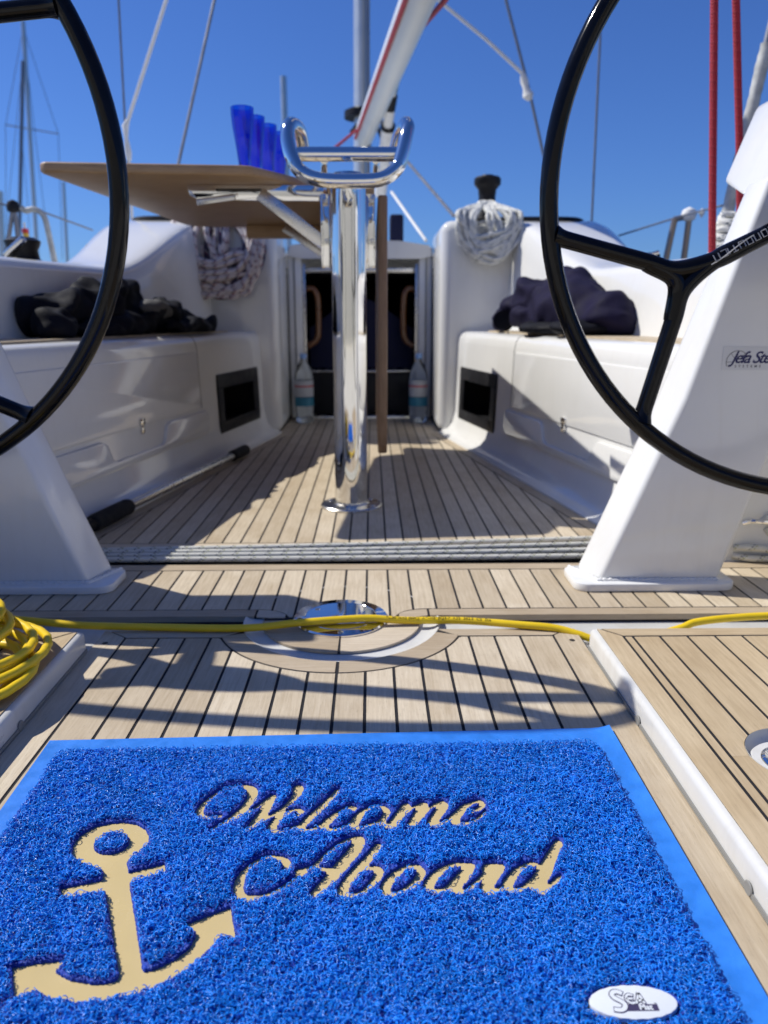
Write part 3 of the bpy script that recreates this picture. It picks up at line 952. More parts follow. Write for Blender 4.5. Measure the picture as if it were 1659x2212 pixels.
def mat_top(x, y):
    # the sheet lifts a little along its right-hand edge
    t = min(1, max(0, (x - .338) / .023))
    return MATZ + .0045 * t * t * (0.55 + .45 * min(1, max(0, (y - .5) / .4)))


mb = MB()
nx, ny = 30, 24
C4 = [(-.3400, .395), (.3612, .395), (.3603, .8927), (-.3521, .8729)]


def mat_uv(i, j):
    a, b = i / nx, j / ny
    x0 = C4[0][0] * (1 - b) + C4[3][0] * b
    x1 = C4[1][0] * (1 - b) + C4[2][0] * b
    # denser columns towards the right edge
    a = 1 - (1 - a) ** 1.7
    y = (C4[0][1] * (1 - b) + C4[3][1] * b) * (1 - a) + (C4[1][1] * (1 - b) + C4[2][1] * b) * a
    return x0 + (x1 - x0) * a, y


vs, fs = [], []
for j in range(ny + 1):
    for i in range(nx + 1):
        x, y = mat_uv(i, j)
        vs.append((x, y, mat_top(x, y)))
for j in range(ny):
    for i in range(nx):
        k = j * (nx + 1) + i
        fs.append((k, k + 1, k + nx + 2, k + nx + 1))
n0 = len(vs)
bd = [j for j in range(nx + 1)] + [(j) * (nx + 1) + nx for j in range(1, ny + 1)] + [ny * (nx + 1) + i for i in range(nx - 1, -1, -1)] + [j * (nx + 1) for j in range(ny - 1, 0, -1)]
for k in bd:
    x, y, z = vs[k]
    vs.append((x, y, z - .0016))
m_ = len(bd)
for i in range(m_):
    fs.append((bd[i], n0 + i, n0 + (i + 1) % m_, bd[(i + 1) % m_]))
mb.add(vs, fs)
obj('border_sheet', mb, M['mat_base'], doormat)
mb = MB()
vs2 = [(x, y, z - .0017) for x, y, z in vs[:n0]]
mb.add(vs2 + [(x, y, .0004) for x, y, z in (vs[k] for k in bd)], fs[:nx * ny] + [(bd[i], n0 + i, n0 + (i + 1) % m_, bd[(i + 1) % m_]) for i in range(m_)])
obj('rubber_underside', mb, M['mat_rubber'], doormat)
obj('inset_sheet', MB().box(-.262, .262, .455, .785, MATZ - .0005, MATZ + .0012), M['beige'], doormat, smooth=False)

PX0, PX1, PY0, PY1 = -.3185, .3335, .405, .8480


def pile_top(x):
    return .8420 + (x + .3185) / .645 * .0100


def in_pile(x, y, m=0.0):
    """inside the rounded rectangle that carries the loops"""
    r = .018
    yt = .8420 + (x + .3185) / .645 * .0100
    lx = -.3185 - .010 * np.clip((y - .405) / .43, 0, 1)
    dx = np.maximum(np.maximum(lx + r - x, x - (PX1 - r)), 0)
    dy = np.maximum(y - (yt - r), 0)
    return np.sqrt(dx * dx + dy * dy) < r - m


def poly_in(px, py, poly):
    ins = np.zeros(px.shape, bool)
    n = len(poly)
    for i in range(n):
        x1, y1 = poly[i]
        x2, y2 = poly[(i + 1) % n]
        c = ((y1 > py) != (y2 > py)) & (px < (x2 - x1) * (py - y1) / ((y2 - y1) if abs(y2 - y1) > 1e-12 else 1e-12) + x1)
        ins ^= c
    return ins


def dense(L):
    out = []
    pts = smooth_path([(a, b, c) for a, b, c in L], 4)
    return [(p.x, p.y, max(.0016, p.z * 1.16)) for p in pts]


STR = [dense(s) for s in STROKES]
BADGE_C, BADGE_A, BADGE_B = (.2527, .4748), .0338, .0152
YD = .0030


def hole_mask(px, py, grow=0.0):
    m = np.zeros(px.shape, bool)
    for s in STR:
        for (x1, y1, r1), (x2, y2, r2) in zip(s[:-1], s[1:]):
            r = max(max(r1, r2) + grow, .0006)
            k = (r + YD * .5) / r        # widen the brush in y for what the near rim hides
            yy1, yy2, pyy = y1 / k, y2 / k, py / k
            b = (px > min(x1, x2) - r) & (px < max(x1, x2) + r) & (pyy > min(yy1, yy2) - r) & (pyy < max(yy1, yy2) + r)
            if not b.any():
                continue
            xx, yy = px[b], pyy[b]
            dx, dy = x2 - x1, yy2 - yy1
            L2 = dx * dx + dy * dy + 1e-12
            t = np.clip(((xx - x1) * dx + (yy - yy1) * dy) / L2, 0, 1)
            d = np.hypot(xx - x1 - t * dx, yy - yy1 - t * dy)
            m[b] |= d < (r1 + (r2 - r1) * t + grow)
    a = poly_in(px, py, ANCHOR)
    if grow:
        for ox, oy in ((grow, 0), (-grow, 0), (0, grow), (0, -grow)):
            a |= poly_in(px + ox, py + oy, ANCHOR)
    hx = sum(p[0] for p in HOLE) / len(HOLE)
    hy = sum(p[1] for p in HOLE) / len(HOLE)
    isl = ((px - hx) / (.0172 - grow)) ** 2 + ((py - hy) / (.0150 - grow)) ** 2 < 1
    m |= a & ~isl
    m |= ((px - BADGE_C[0]) / (BADGE_A + .0010 + grow)) ** 2 + ((py - BADGE_C[1]) / (BADGE_B + .0010 + grow)) ** 2 < 1
    return m


# solid body of the pile, cut away where the lettering is
gs = .0011
gx = np.arange(PX0 - .012, PX1 + .002, gs)
gy = np.arange(PY0, PY1 + .006, gs)
GX, GY = np.meshgrid(gx + gs / 2, gy + gs / 2)
cell = in_pile(GX, GY, .001) & ~hole_mask(GX, GY, .0004)
H = MATZ + .0032 + .0022 * np.random.rand(len(gy) + 1, len(gx) + 1)
ny_, nx_ = cell.shape
vid = -np.ones((ny_ + 1, nx_ + 1), int)
vid_b = -np.ones((ny_ + 1, nx_ + 1), int)
VV, FF = [], []
XG = np.append(gx, gx[-1] + gs)
YG = np.append(gy, gy[-1] + gs)
jit = (np.random.rand(ny_ + 1, nx_ + 1, 2) - .5) * gs * .35


def gv(j, i, base=False):
    A = vid_b if base else vid
    if A[j, i] < 0:
        A[j, i] = len(VV)
        VV.append((XG[i] + jit[j, i, 0], YG[j] + jit[j, i, 1], MATZ - .0002 if base else H[j, i]))
    return A[j, i]


jj, ii = np.nonzero(cell)
pad = np.pad(cell, 1)
for j, i in zip(jj.tolist(), ii.tolist()):
    FF.append((gv(j, i), gv(j, i + 1), gv(j + 1, i + 1), gv(j + 1, i)))
    if not pad[j, i + 1]:
        FF.append((gv(j, i + 1), gv(j, i), gv(j, i, True), gv(j, i + 1, True)))
    if not pad[j + 2, i + 1]:
        FF.append((gv(j + 1, i), gv(j + 1, i + 1), gv(j + 1, i + 1, True), gv(j + 1, i, True)))
    if not pad[j + 1, i]:
        FF.append((gv(j, i), gv(j + 1, i), gv(j + 1, i, True), gv(j, i, True)))
    if not pad[j + 1, i + 2]:
        FF.append((gv(j + 1, i + 1), gv(j, i + 1), gv(j, i + 1, True), gv(j + 1, i + 1, True)))
mb = MB().add(VV, FF)
o = obj('pile_body', mb, M['foam'], doormat, smooth=True, sharp=180)
o['kind'] = 'stuff'

# the vinyl loops themselves
NL = 56000
rx = PX0 - .011 + np.random.rand(NL) * (PX1 - PX0 + .012)
ry = PY0 + np.random.rand(NL) * (PY1 - PY0 + .004)
ok = in_pile(rx, ry, .0032) & ~hole_mask(rx, ry, .0011)
rx, ry = rx[ok], ry[ok]
n = len(rx)
K = 8
rad = .0017 + .0024 * np.random.rand(n)
span = 3.4 + 2.6 * np.random.rand(n)
th0 = np.random.rand(n) * 6.283
rz = MATZ + .0052 + .0038 * np.random.rand(n) ** .8
nrm = np.random.normal(size=(n, 3))
nrm[:, 2] = np.abs(nrm[:, 2]) * 1.5 + .25
nrm /= np.linalg.norm(nrm, axis=1)[:, None]
hlp = np.where(np.abs(nrm[:, :1]) < .8, np.array([[1., 0, 0]]), np.array([[0, 1., 0]]))
e1 = np.cross(nrm, hlp)
e1 /= np.linalg.norm(e1, axis=1)[:, None]
e2 = np.cross(nrm, e1)
tt = np.linspace(0, 1, K)[None, :]
ang = th0[:, None] + span[:, None] * tt
ecc = (.55 + .75 * np.random.rand(n))[:, None]
drift = ((np.random.rand(n) - .5) * .006)[:, None] * (tt - .5)
ctr = np.stack([rx, ry, rz], 1)
rr_ = rad[:, None]
P = ctr[:, None, :] + e1[:, None, :] * (rr_ * np.cos(ang))[..., None] + e2[:, None, :] * (rr_ * ecc * np.sin(ang))[..., None] + nrm[:, None, :] * drift[..., None]
P[..., 2] = np.clip(P[..., 2], MATZ + .001, MATZ + .0105)
bad = hole_mask(P[..., 0].ravel(), P[..., 1].ravel(), .0007).reshape(n, K).any(axis=1)
P, nrm = P[~bad], nrm[~bad]
n = len(P)
T = np.gradient(P, axis=1)
T /= np.linalg.norm(T, axis=2)[..., None] + 1e-12
B1 = np.cross(T, nrm[:, None, :])
B1 /= np.linalg.norm(B1, axis=2)[..., None] + 1e-12
B2 = np.cross(T, B1)
sr = (.00038 + .00016 * np.random.rand(n))[:, None, None]
V = np.stack([P + sr * (B1 * math.cos(a) + B2 * math.sin(a)) for a in (0, 2.0944, 4.18879)], axis=2)   # n,K,3,3
V = V.reshape(-1, 3)
base = (np.arange(n) * K * 3)[:, None, None]
ki = np.arange(K - 1)[None, :, None] * 3
si = np.arange(3)[None, None, :]
sj = (np.arange(3) + 1) % 3
q = np.stack([base + ki + si, base + ki + sj[None, None, :], base + ki + 3 + sj[None, None, :], base + ki + 3 + si], axis=-1).reshape(-1, 4)
me = bpy.data.meshes.new('pile_loops')
me.vertices.add(len(V))
V = V - np.array([0, .64, 0])
me.vertices.foreach_set('co', V.astype(np.float32).ravel())
me.loops.add(q.size)
me.loops.foreach_set('vertex_index', q.astype(np.int32).ravel())
me.polygons.add(len(q))
me.polygons.foreach_set('loop_start', np.arange(0, q.size, 4, dtype=np.int32))
me.update()
me.shade_smooth()
me.materials.append(M['pile'])
o = bpy.data.objects.new('pile_loops', me)
COL.objects.link(o)
o.parent = doormat
o['kind'] = 'stuff'

# oval badge with the maker's mark
bz = MATZ + .0085
mb = MB()
nb = 72
pr = [(1.0, bz - .004), (1.0, bz - .0010), (.985, bz - .0002), (.95, bz), (.0, bz)]
rings = []
for k_, z_ in pr:
    rings.append([(BADGE_C[0] + BADGE_A * k_ * math.cos(6.2832 * i / nb) * (1 + .006 * math.sin(i * 2.3)),
                   BADGE_C[1] + BADGE_B * k_ * math.sin(6.2832 * i / nb) * (1 + .02 * math.sin(i * 1.7)), z_) for i in range(nb)])
badge = obj('badge', mb.loft(rings, caps=False), M['badge'], doormat)
lt = bz + .0002
bo = (.2350, .4660, lt)
mk = MB()


def outline(txt, size, ox, oy, sx=1.0):
    """big letters drawn as outlines: dark letter with a smaller pale one on it"""
    a = text_mb(txt, size, (ox, oy, lt), (1, 0, 0), (0, 1, 0), .0002, bold=.00055)
    b = text_mb(txt, size, (ox, oy, lt + .0003), (1, 0, 0), (0, 1, 0), .0002, bold=-.00012)
    return a, b


d_, l_ = MB(), MB()


def flat_stroke(mb, pts, w, z):
    """a flat ribbon w wide along a polyline, lying at height z"""
    P = smooth_path([(x, y, 0) for x, y in pts], 5) if len(pts) > 3 else [Vector((x, y, 0)) for x, y in pts]
    T = [(P[min(i + 1, len(P) - 1)] - P[max(i - 1, 0)]).normalized() for i in range(len(P))]
    P[0] = P[0] - T[0] * w * .3
    P[-1] = P[-1] + T[-1] * w * .3
    vs, fs = [], []
    for p, t in zip(P, T):
        q = Vector((-t.y, t.x, 0)) * (w / 2)
        vs += [(p.x + q.x, p.y + q.y, z), (p.x - q.x, p.y - q.y, z)]
    for i in range(len(P) - 1):
        fs.append((2 * i, 2 * i + 1, 2 * i + 3, 2 * i + 2))
    mb.add(vs, fs)


S_ = [(.2452, .4822), (.2428, .4834), (.2396, .4832), (.2378, .4806), (.2392, .4778), (.2430, .4750), (.2452, .4722), (.2440, .4688), (.2408, .4672), (.2368, .4678)]
E1 = [(.2532, .4800), (.2508, .4808), (.2484, .4792), (.2478, .4768), (.2488, .4744), (.2512, .4730), (.2536, .4736)]
E2 = [(.2482, .4770), (.2524, .4772)]
A1 = [(.2546, .4732), (.2570, .4780), (.2584, .4814)]
A2 = [(.2584, .4814), (.2596, .4770), (.2604, .4732)]
A3 = [(.2562, .4754), (.2600, .4754)]
d_.box(.2436, .2698, .4664, .4722, lt - .0001, lt + .00002)
for st_ in (S_, E1, E2, A1, A2, A3):
    k_ = .0034 if st_ is S_ else .0017
    flat_stroke(d_, st_, k_ + .0016, lt + .00015)
    flat_stroke(l_, st_, k_, lt + .0003)
obj('badge_mark', d_, M['badge_ink'], badge, smooth=False)
b = text_mb('Mat', .0066, (.2552, .4671, lt + .0004), (1, 0, 0), (0, 1, 0), .0002, bold=.00022)
l_.add(b.v, b.f)
b = text_mb('TM', .0014, (.2676, .4722, lt + .0003), (1, 0, 0), (0, 1, 0), .0002)
obj('badge_lettering', l_, M['badge'], badge, smooth=False)
obj('trade_mark', b, M['grey_ink'], badge, smooth=False)

# ================================================================== DECK PLATE, FILLER
dp = thing('deck_plate', (DC[0], DC[1], 0), 'round polished steel cover plate under the yellow cable', 'deck plate')
obj('plate', MB().lathe([(.0835, 0), (.0835, .0028), (.0815, .0052), (.0640, .0062), (.0633, .0056), (.0622, .0056), (.0615, .0063), (.03, .0068), (0, .0070)], (DC[0] - .002, DC[1], 0), 72), M['steel'], dp, sharp=25)
for a in (95, 190, 272, 352):
    c = (DC[0] - .002 + .0725 * math.cos(R(a)), DC[1] + .0725 * math.sin(R(a)), .0056)
    sc = obj('screw', MB().lathe([(.0052, 0), (.0052, .0006), (.0040, .0009), (.0038, .0002), (0, .0002)], c, 16), M['brushed'], dp)
    obj('slot', MB().box(c[0] - .003, c[0] + .003, c[1] - .0006, c[1] + .0006, c[2] + .0003, c[2] + .0011), M['ink'], sc)
c = (DC[0] - .045, DC[1] + .030, .0064)
obj('screw', MB().lathe([(.0045, 0), (.0045, .0006), (.0036, .0008), (0, .0003)], c, 16), M['brushed'], dp)

fl = thing('deck_filler', (.543, .772, HZ), 'chrome deck filler cap in a white recess', 'filler cap')
obj('recess_ring', MB().lathe([(.0598, .0005), (.0598, -.006), (.054, -.016), (.046, -.020), (.044, -.020), (.044, -.03)], (.543, .772, HZ), 56, cap=False), M['gel_matt'], fl)
FX, FY = .5315, .766
obj('white_ring', MB().lathe([(.0460, -.028), (.0460, -.0075), (.0440, -.0050), (.0350, -.0046), (.0342, -.007), (.0342, -.028)], (FX, FY, HZ), 48, cap=False), M['gel_matt'], fl)
obj('chrome_rim', MB().lathe([(.0340, -.026), (.0340, -.0040), (.0310, -.0022), (.0270, -.0050), (.0258, -.012), (.0255, -.026)], (FX, FY, HZ), 48, cap=False), M['steel'], fl)
obj('cap', MB().lathe([(.0254, -.020), (.0250, -.016), (.009, -.012), (0, -.012)], (FX, FY, HZ), 32), M['black'], fl)
obj('cap_key', MB().obox((FX - .017, FY + .008, HZ - .010), (FX + .017, FY - .008, HZ - .010), .008, .006), M['steel'], fl, bevel=.002)
obj('recess_floor', MB().lathe([(.0598, -.030), (.0, -.030)], (.543, .772, HZ), 32), M['dark'], fl)

# ================================================================== YELLOW CABLE
cb = thing('power_cable', (-.55, 1.05, HZ), 'yellow power cable coiled at left and running across the deck', 'cable')
CR = .0064
run = [(-.60, 1.214, .034), (-.52, 1.222, .022), (-.45, 1.2265, .0125), (-.3824, 1.2285, .0085), (-.30, 1.2265, .0072), (-.2241, 1.2215, .0072), (-.15, 1.2225, .0072), (-.0759, 1.2290, .0125),
       (0, 1.2400, .0140), (.0505, 1.2455, .0137), (.11, 1.2480, .0085), (.2113, 1.2475, .0074), (.3123, 1.2275, .0068), (.365, 1.2170, .0055), (.4022, 1.2050, -.001), (.43, 1.1960, -.006),
       (.50, 1.1900, -.004), (.57, 1.1960, .012), (.6041, 1.2050, .020), (.68, 1.2100, .026), (.76, 1.2150, .027), (.90, 1.2400, .020), (1.15, 1.27, .012)]
run = smooth_path(run, 8)
obj('cable_run', MB().tube(run, CR, 14), M['yellow'], cb)
z0 = HZ + CR
loops = [(-.610, .985, .150, .150, z0 + .002), (-.610, .985, .172, .135, z0 + .004), (-.595, 1.030, .158, .150, z0 + .013), (-.640, 1.020, .178, .140, z0 + .018),
         (-.600, 1.020, .148, .140, z0 + .027), (-.650, 1.060, .150, .122, z0 + .040), (-.642, 1.068, .128, .112, z0 + .054), (-.662, 1.078, .118, .100, z0 + .060), (-.690, 1.070, .100, .09, z0 + .066)]
coil = []
nt_ = 28
for i in range((len(loops) - 1) * nt_ + 1):
    k, f = divmod(i, nt_)
    f /= nt_
    a = loops[min(k, len(loops) - 1)]
    b = loops[min(k + 1, len(loops) - 1)]
    g = f * f * (3 - 2 * f)
    cx_, cy_, ra, rb, z_ = [u * (1 - g) + v * g for u, v in zip(a, b)]
    cx_ += .028
    cy_ -= .030
    th = R(70) - 2 * math.pi * i / nt_
    coil.append((cx_ + ra * math.cos(th), cy_ + rb * math.sin(th), z_ + .004 * math.sin(2 * th + k)))
tail = smooth_path([coil[-1], (-.70, 1.165, z0 + .05), (-.66, 1.20, z0 + .018), (-.60, 1.214, .034)], 8)
obj('cable_coil', MB().tube(coil + [tuple(p) for p in tail[1:]], CR, 14), M['yellow'], cb)
# printing along the cable
tx = text_mb('FL.30 mm2 (60C)  AT-H07BQ3-F  K35  362.5  CE  Eca', .0082, (0, 0, 0), (1, 0, 0), (0, 1, 0), .0001, bold=.0001)
mp_ = MB()
Lc = [0]
for a, b in zip(run[:-1], run[1:]):
    Lc.append(Lc[-1] + (b - a).length)


def on_cable(u):
    u = min(max(u, 0), Lc[-1] - 1e-4)
    k = int(np.searchsorted(Lc, u)) - 1
    k = max(k, 0)
    f = (u - Lc[k]) / (Lc[k + 1] - Lc[k])
    p = run[k].lerp(run[k + 1], f)
    return p, (run[k + 1] - run[k]).normalized()


ux = [k for k, p in enumerate(run) if p.x > .075][0]
for st in (Lc[ux],):
    for x, y, z in tx.v:
        p, t = on_cable(st + x)
        side_ = Vector((0, 0, 1)).cross(t).normalized()
        up_ = t.cross(side_)
        a = R(58) + (y - .002) / CR
        mp_.v.append(tuple(p - side_ * (math.cos(a) * (CR + .00012)) + up_ * (math.sin(a) * (CR + .00012))))
mp_.f = tx.f
obj('cable_print', mp_, M['ink'], cb, smooth=False)

# ================================================================== WHITE ROPES ACROSS THE TROUGH
rl = ['white flecked rope farthest forward of the four across the trough', 'white flecked rope second from the forward edge of the trough',
      'white flecked rope second from the helm deck edge', 'white flecked rope nearest the helm deck edge']
rp = [[(-1.0, 1.655), (-.5526, 1.6768), (-.0567, 1.7010), (.5694, 1.7540), (1.0, 1.80)], [(-1.0, 1.655), (-.5478, 1.6605), (-.0023, 1.6700), (.5567, 1.7120), (1.0, 1.75)],
      [(-1.0, 1.625), (-.5373, 1.6350), (-.0014, 1.6390), (.5427, 1.6650), (1.0, 1.69)], [(-1.0, 1.605), (-.5294, 1.6100), (-.0004, 1.6080), (.527, 1.6230), (1.0, 1.64)]]
for lab, pts, zz in zip(rl, rp, (.0072, .0065, .0068, .0062)):
    o = obj('mainsheet_rope', MB().tube(smooth_path([(x, y, zz + .001 * math.sin(x * 5 + y * 9)) for x, y in pts], 10), .0063, 12), M['white_rope'])
    tag(o, lab, 'rope', 'white ropes lying across the trough')

cc = thing('cam_cleat', (.87, 1.66, 0), 'black cam cleat holding white rope ends beside the right pedestal', 'cleat')
obj('cleat_base', MB().box(.80, 1.05, 1.62, 1.70, -.03, .045), M['black'], cc, bevel=.006)
obj('cleat_body', MB().box(.815, .90, 1.61, 1.66, .045, .075), M['black'], cc, bevel=.008)
obj('cleat_cheek', MB().box(.82, .96, 1.605, 1.655, .076, .083), M['steel'], cc, bevel=.002)
for x in (.828, .852):
    obj('cleat_bolt', MB().lathe([(.007, 0), (.007, .010), (.004, .013), (0, .013)], (x, 1.63, .083), 14), M['steel'], cc)
obj('cleat_lever', MB().tube(smooth_path([(.86, 1.60, .085), (.875, 1.59, .092), (.905, 1.588, .09), (.93, 1.59, .088)], 4), .005, 8), M['steel'], cc)
for pts in (((.845, 1.60, .030), (.88, 1.585, .034), (.94, 1.59, .026), (1.05, 1.60, .02)), ((.845, 1.60, .012), (.88, 1.585, .010), (.95, 1.59, .008), (1.05, 1.60, .01)),
            ((.90, 1.60, .09), (.92, 1.585, .105), (.95, 1.59, .095), (.96, 1.6, .065), (.93, 1.60, .058), (.91, 1.6, .075))):
    o = obj('rope_tail', MB().tube(smooth_path(pts, 6), .0072, 10), M['white_rope'], cc)

# ================================================================== STEERING PEDESTALS AND WHEELS
for s in (-1, 1):
    pt = thing('steering_pedestal', (s * .62, 1.47, 0),
               'white steering pedestal with the steering maker sticker on its face' if s > 0 else 'white steering pedestal in shade beside the yellow cable coil',
               'pedestal', 'twin steering pedestals')
    # foot plate, corners rounded
    pl = []
    for cx_, cy_, a0 in ((.737, 1.4985, 0), (.480, 1.4985, 90), (.480, 1.431, 180), (.737, 1.431, 270)):
        for i in range(7):
            a = R(a0 + 15 * i)
            pl.append((s * (cx_ + .030 * math.cos(a)), cy_ + .026 * math.sin(a)))
    obj('foot_plate', MB().prism(pl if s > 0 else pl[::-1], .0004, .0165), M['paint'], pt, bevel=.003)
    secs = []
    for z, xa, xf_ in ((.014, .5003, .4763), (.20, .5715, .5487), (.373, .6377, .6160), (.56, .6916, .6808), (.76, .7493, .7500)):
        sec = [(xa, 1.43), (.741 + .285 * (z - .028), 1.43), (.765 + .27 * (z - .028), 1.515), (xf_, 1.515)]
        secs.append([(s * x, y, z) for x, y in sec])
    obj('column', MB().loft(secs), M['paint'], pt, bevel=.009, segs=3)
    # weld bead at the foot
    wb = []
    for i in range(60):
        t = i / 59
        wb.append((s * (.499 + .236 * t), 1.4275 - .0008 * math.sin(i * 2.1), .0170 + .0012 * math.sin(i * 2.4)))
    wl = [(s * (.462 + .037 * i / 20), 1.513 - .0855 * i / 20, .017 + .0010 * math.sin(i * 2.5)) for i in range(20)]
    obj('weld_bead', MB().tube(wl + wb, .0042, 6), M['paint'], pt)
    bot = [(.7480, 1.4298, .745), (1.08, 1.4298, .735), (1.09, 1.515, .735), (1.10, 1.62, .776), (.7470, 1.62, .776), (.7440, 1.519, .733)]
    top = [(.7945, 1.4298, .915), (1.10, 1.4298, .915), (1.11, 1.515, .915), (1.12, 1.62, .915), (.7985, 1.62, .915), (.797, 1.519, .915)]
    secs = [[(s * (b_[0] + (t_[0] - b_[0]) * k), b_[1], b_[2] + (t_[2] - b_[2]) * k) for b_, t_ in zip(bot, top)] for k in (0, .33, .66, 1)]
    obj('instrument_pod', MB().loft(secs), M['paint'], pt, bevel=.012, segs=3)
    obj('compass_dome', MB().lathe([(.085, 0), (.085, .03), (.078, .05), (.055, .072), (.02, .083), (0, .084)], (s * 1.0, 1.52, .912), 28), M['black'], pt)
    obj('axle', MB().lathe([(.016, -.01), (.016, .06), (.022, .10), (.026, .17)], (s * .815, 1.43, .715), 20, axis=(0, -1, 0)), M['steel'], pt)
    if s > 0:
        sy = 1.4294
        st = obj('sticker', MB().box(.6995, .850, sy - .0003, sy + .0001, .4245, .4665), M['sticker'], pt, smooth=False)
        a = text_mb('Jefa Steering', .0300, (.7155, sy - .0006, .4375), (1, 0, 0), (0, 0, 1), .0002, shear=.42, bold=.00045, spacing=.84)
        obj('sticker_lettering', a, M['blue_ink'], st, smooth=False)
        a = text_mb('SYSTEMS', .0062, (.7235, sy - .0006, .4293), (1, 0, 0), (0, 0, 1), .0002, bold=.0002, spacing=2.3)
        obj('sticker_lettering', a, M['grey_ink'], st, smooth=False)
        em = MB()
        ec = Vector((.7275, sy - .0004, .4390))
        em.tube([ec + Vector((.0205 * math.cos(R(a)), 0, .0205 * math.sin(R(a)))) for a in range(40, 206, 6)], .0006, 5)
        for a in (50, 90, 130, 180):
            em.tube([ec + Vector((.006 * math.cos(R(a)), 0, .006 * math.sin(R(a)))), ec + Vector((.020 * math.cos(R(a)), 0, .020 * math.sin(R(a))))], .0004, 4)
        obj('sticker_emblem', em, M['grey_ink'], st)

WR, WT = .4755, .0142
for s in (-1, 1):
    wh = thing('ship_helm', (s * .80, 1.25, .7125),
               'black steering wheel with silver lettering on its spoke' if s > 0 else 'black steering wheel overlapping the open teak table leaf', 'steering wheel', 'twin black steering wheels')
    C_ = Vector((s * .801, 1.25, .711 if s > 0 else .723))
    TL = -.022 if s > 0 else -.037
    pol = lambda r, a: C_ + Vector((r * math.cos(R(a)), r * math.sin(R(a)) * TL, r * math.sin(R(a))))
    obj('rim', MB().tube([pol(WR, 360 * i / 120) for i in range(120)], .0170, 16, closed=True, flat=WT / .0170), M['black_gloss'], wh)
    dirs = [(j, j - 18.0, j + 22.9) for j in ((206.7, 86.7, 326.7) if s > 0 else (46.5, -73.2, 166.5))]
    for n_, (a, ea, eb) in enumerate(dirs):
        J = pol(.279, a)
        sp = MB()
        for en in (ea, eb):
            E_ = pol(WR - .006, en)
            leg = (E_ - J)
            p = smooth_path([pol(.04, a), pol(.17, a), pol(.235, a), J + leg * .10, J + leg * .30, J + leg * .6, J + leg * .88, E_], 6)
            rr = [.0165 - .002 * min(1, i / (len(p) - 1) * 1.3) for i in range(len(p))]
            rr[-5:] = [.0150, .0158, .0170, .0186, .0205]
            sp.tube(p, rr, 14, flat=.9)
        # the web in the fork
        e1 = (pol(WR, ea) - J) * .30
        e2 = (pol(WR, eb) - J) * .30
        sp.tube(smooth_path([J + e1, J + (e1 + e2) * .22, J + e2], 8), .0145, 12)
        spo = obj('spoke', sp, M['black_gloss'], wh, sharp=70)
        if s > 0 and n_ == 0:
            # upside-down lettering along the spoke
            u = (pol(.30, a) - pol(.20, a)).normalized()        # from hub to fork = reading direction
            v = Vector((u.z, 0, -u.x))
            if v.z > 0:
                v = -v
            G = {'A': [[(0, 0), (0, 1), (.8, 1), (.8, 0)]], 'N': [[(0, 0), (0, 1), (.8, 1), (.8, 0)]], 'U': [[(0, 1), (0, 0), (.8, 0), (.8, 1)]],
                 'T': [[(.4, 0), (.4, 1)], [(0, 1), (.85, 1)]], 'I': [[(.15, 0), (.15, 1)]], 'C': [[(.8, 1), (0, 1), (0, 0), (.8, 0)]],
                 'R': [[(0, 0), (0, 1), (.8, 1), (.8, .5), (.1, .5), (.8, 0)]], 'B': [[(0, 0), (0, 1), (.7, 1), (.8, .5), (.8, 0), (0, 0)]], 'O': [[(0, 0), (0, 1), (.8, 1), (.8, 0), (0, 0)]]}
            lt_ = MB()
            hgt, x = .0098, 0.0
            word = 'CARBONAUTICA'
            wid = [(.45 if c == 'I' else 1.25) * hgt for c in word]
            end = pol(.2450, a)           # the last letter ends here
            start = end - u * sum(wid)
            for ch, w in zip(word, wid):
                for stroke in G[ch]:
                    pts = []
                    for gx_, gy_ in stroke:
                        lat_ = (gy_ - .5) * hgt - .0050
                        yy = -math.sqrt(max(1e-6, .0168 ** 2 - (lat_) ** 2)) - .0003
                        pts.append(start + u * (x + gx_ * hgt) - v * lat_ * -1 + Vector((0, yy, 0)))
                    lt_.tube(pts, .00095, 5)
                x += w
            obj('spoke_lettering', lt_, M['silver'], spo)
            sw = []
            for i in range(12):
                t = i / 11
                lat_ = (.0035 - .010 * t ** 1.5 if False else (-.0015 + .011 * (t * t * (3 - 2 * t))))
                yy = -math.sqrt(max(1e-6, .0168 ** 2 - lat_ ** 2)) - .0003
                sw.append(end + u * (.004 - .075 * t) - v * lat_ + Vector((0, yy, 0)))
            obj('silver_stripe', MB().tube(sw, .0009, 5), M['silver'], spo)
    obj('hub', MB().lathe([(0, -.03), (.09, -.026), (.118, -.010), (.120, .010), (.09, .02), (0, .024)], C_, 28, axis=(0, -1, 0)), M['black_gloss'], wh)

# ================================================================== COCKPIT TABLE
tb = thing('cockpit_table', (-.004, 2.117, 0), 'teak drop leaf table on a polished steel post, one leaf raised', 'table')
pc = (-.004, 2.117)
obj('post', MB().lathe([(.0455, .004), (.0455, .840)], (*pc, 0), 48), M['steel'], tb)
fo = obj('post_flange', MB().lathe([(.0865, .0003), (.0865, .0055), (.083, .0085), (.050, .0105), (.0455, .0135)], (*pc, 0), 56), M['brushed'], tb, sharp=20)
for a in (40, 150, 262, 330):
    c = (pc[0] + .070 * math.cos(R(a)), pc[1] + .070 * math.sin(R(a)), .0093)
    obj('flange_screw', MB().lathe([(.0065, 0), (.0055, .0018), (.003, .0012), (0, .001)], c, 14), M['brushed'], fo)
obj('post_head', MB().lathe([(.030, .838), (.046, .840), (.058, .852), (.058, .860), (.040, .866), (.036, .875), (0, .877)], (*pc, 0), 24), M['steel'], tb)
obj('centre_beam', MB().box(-.058, .064, 2.19, 3.18, .775, .8565), M['teak_table'], tb, bevel=.004)
obj('centre_strip', MB().box(-.070, .064, 2.19, 3.18, .8585, .884), M['teak_table'], tb, bevel=.006)
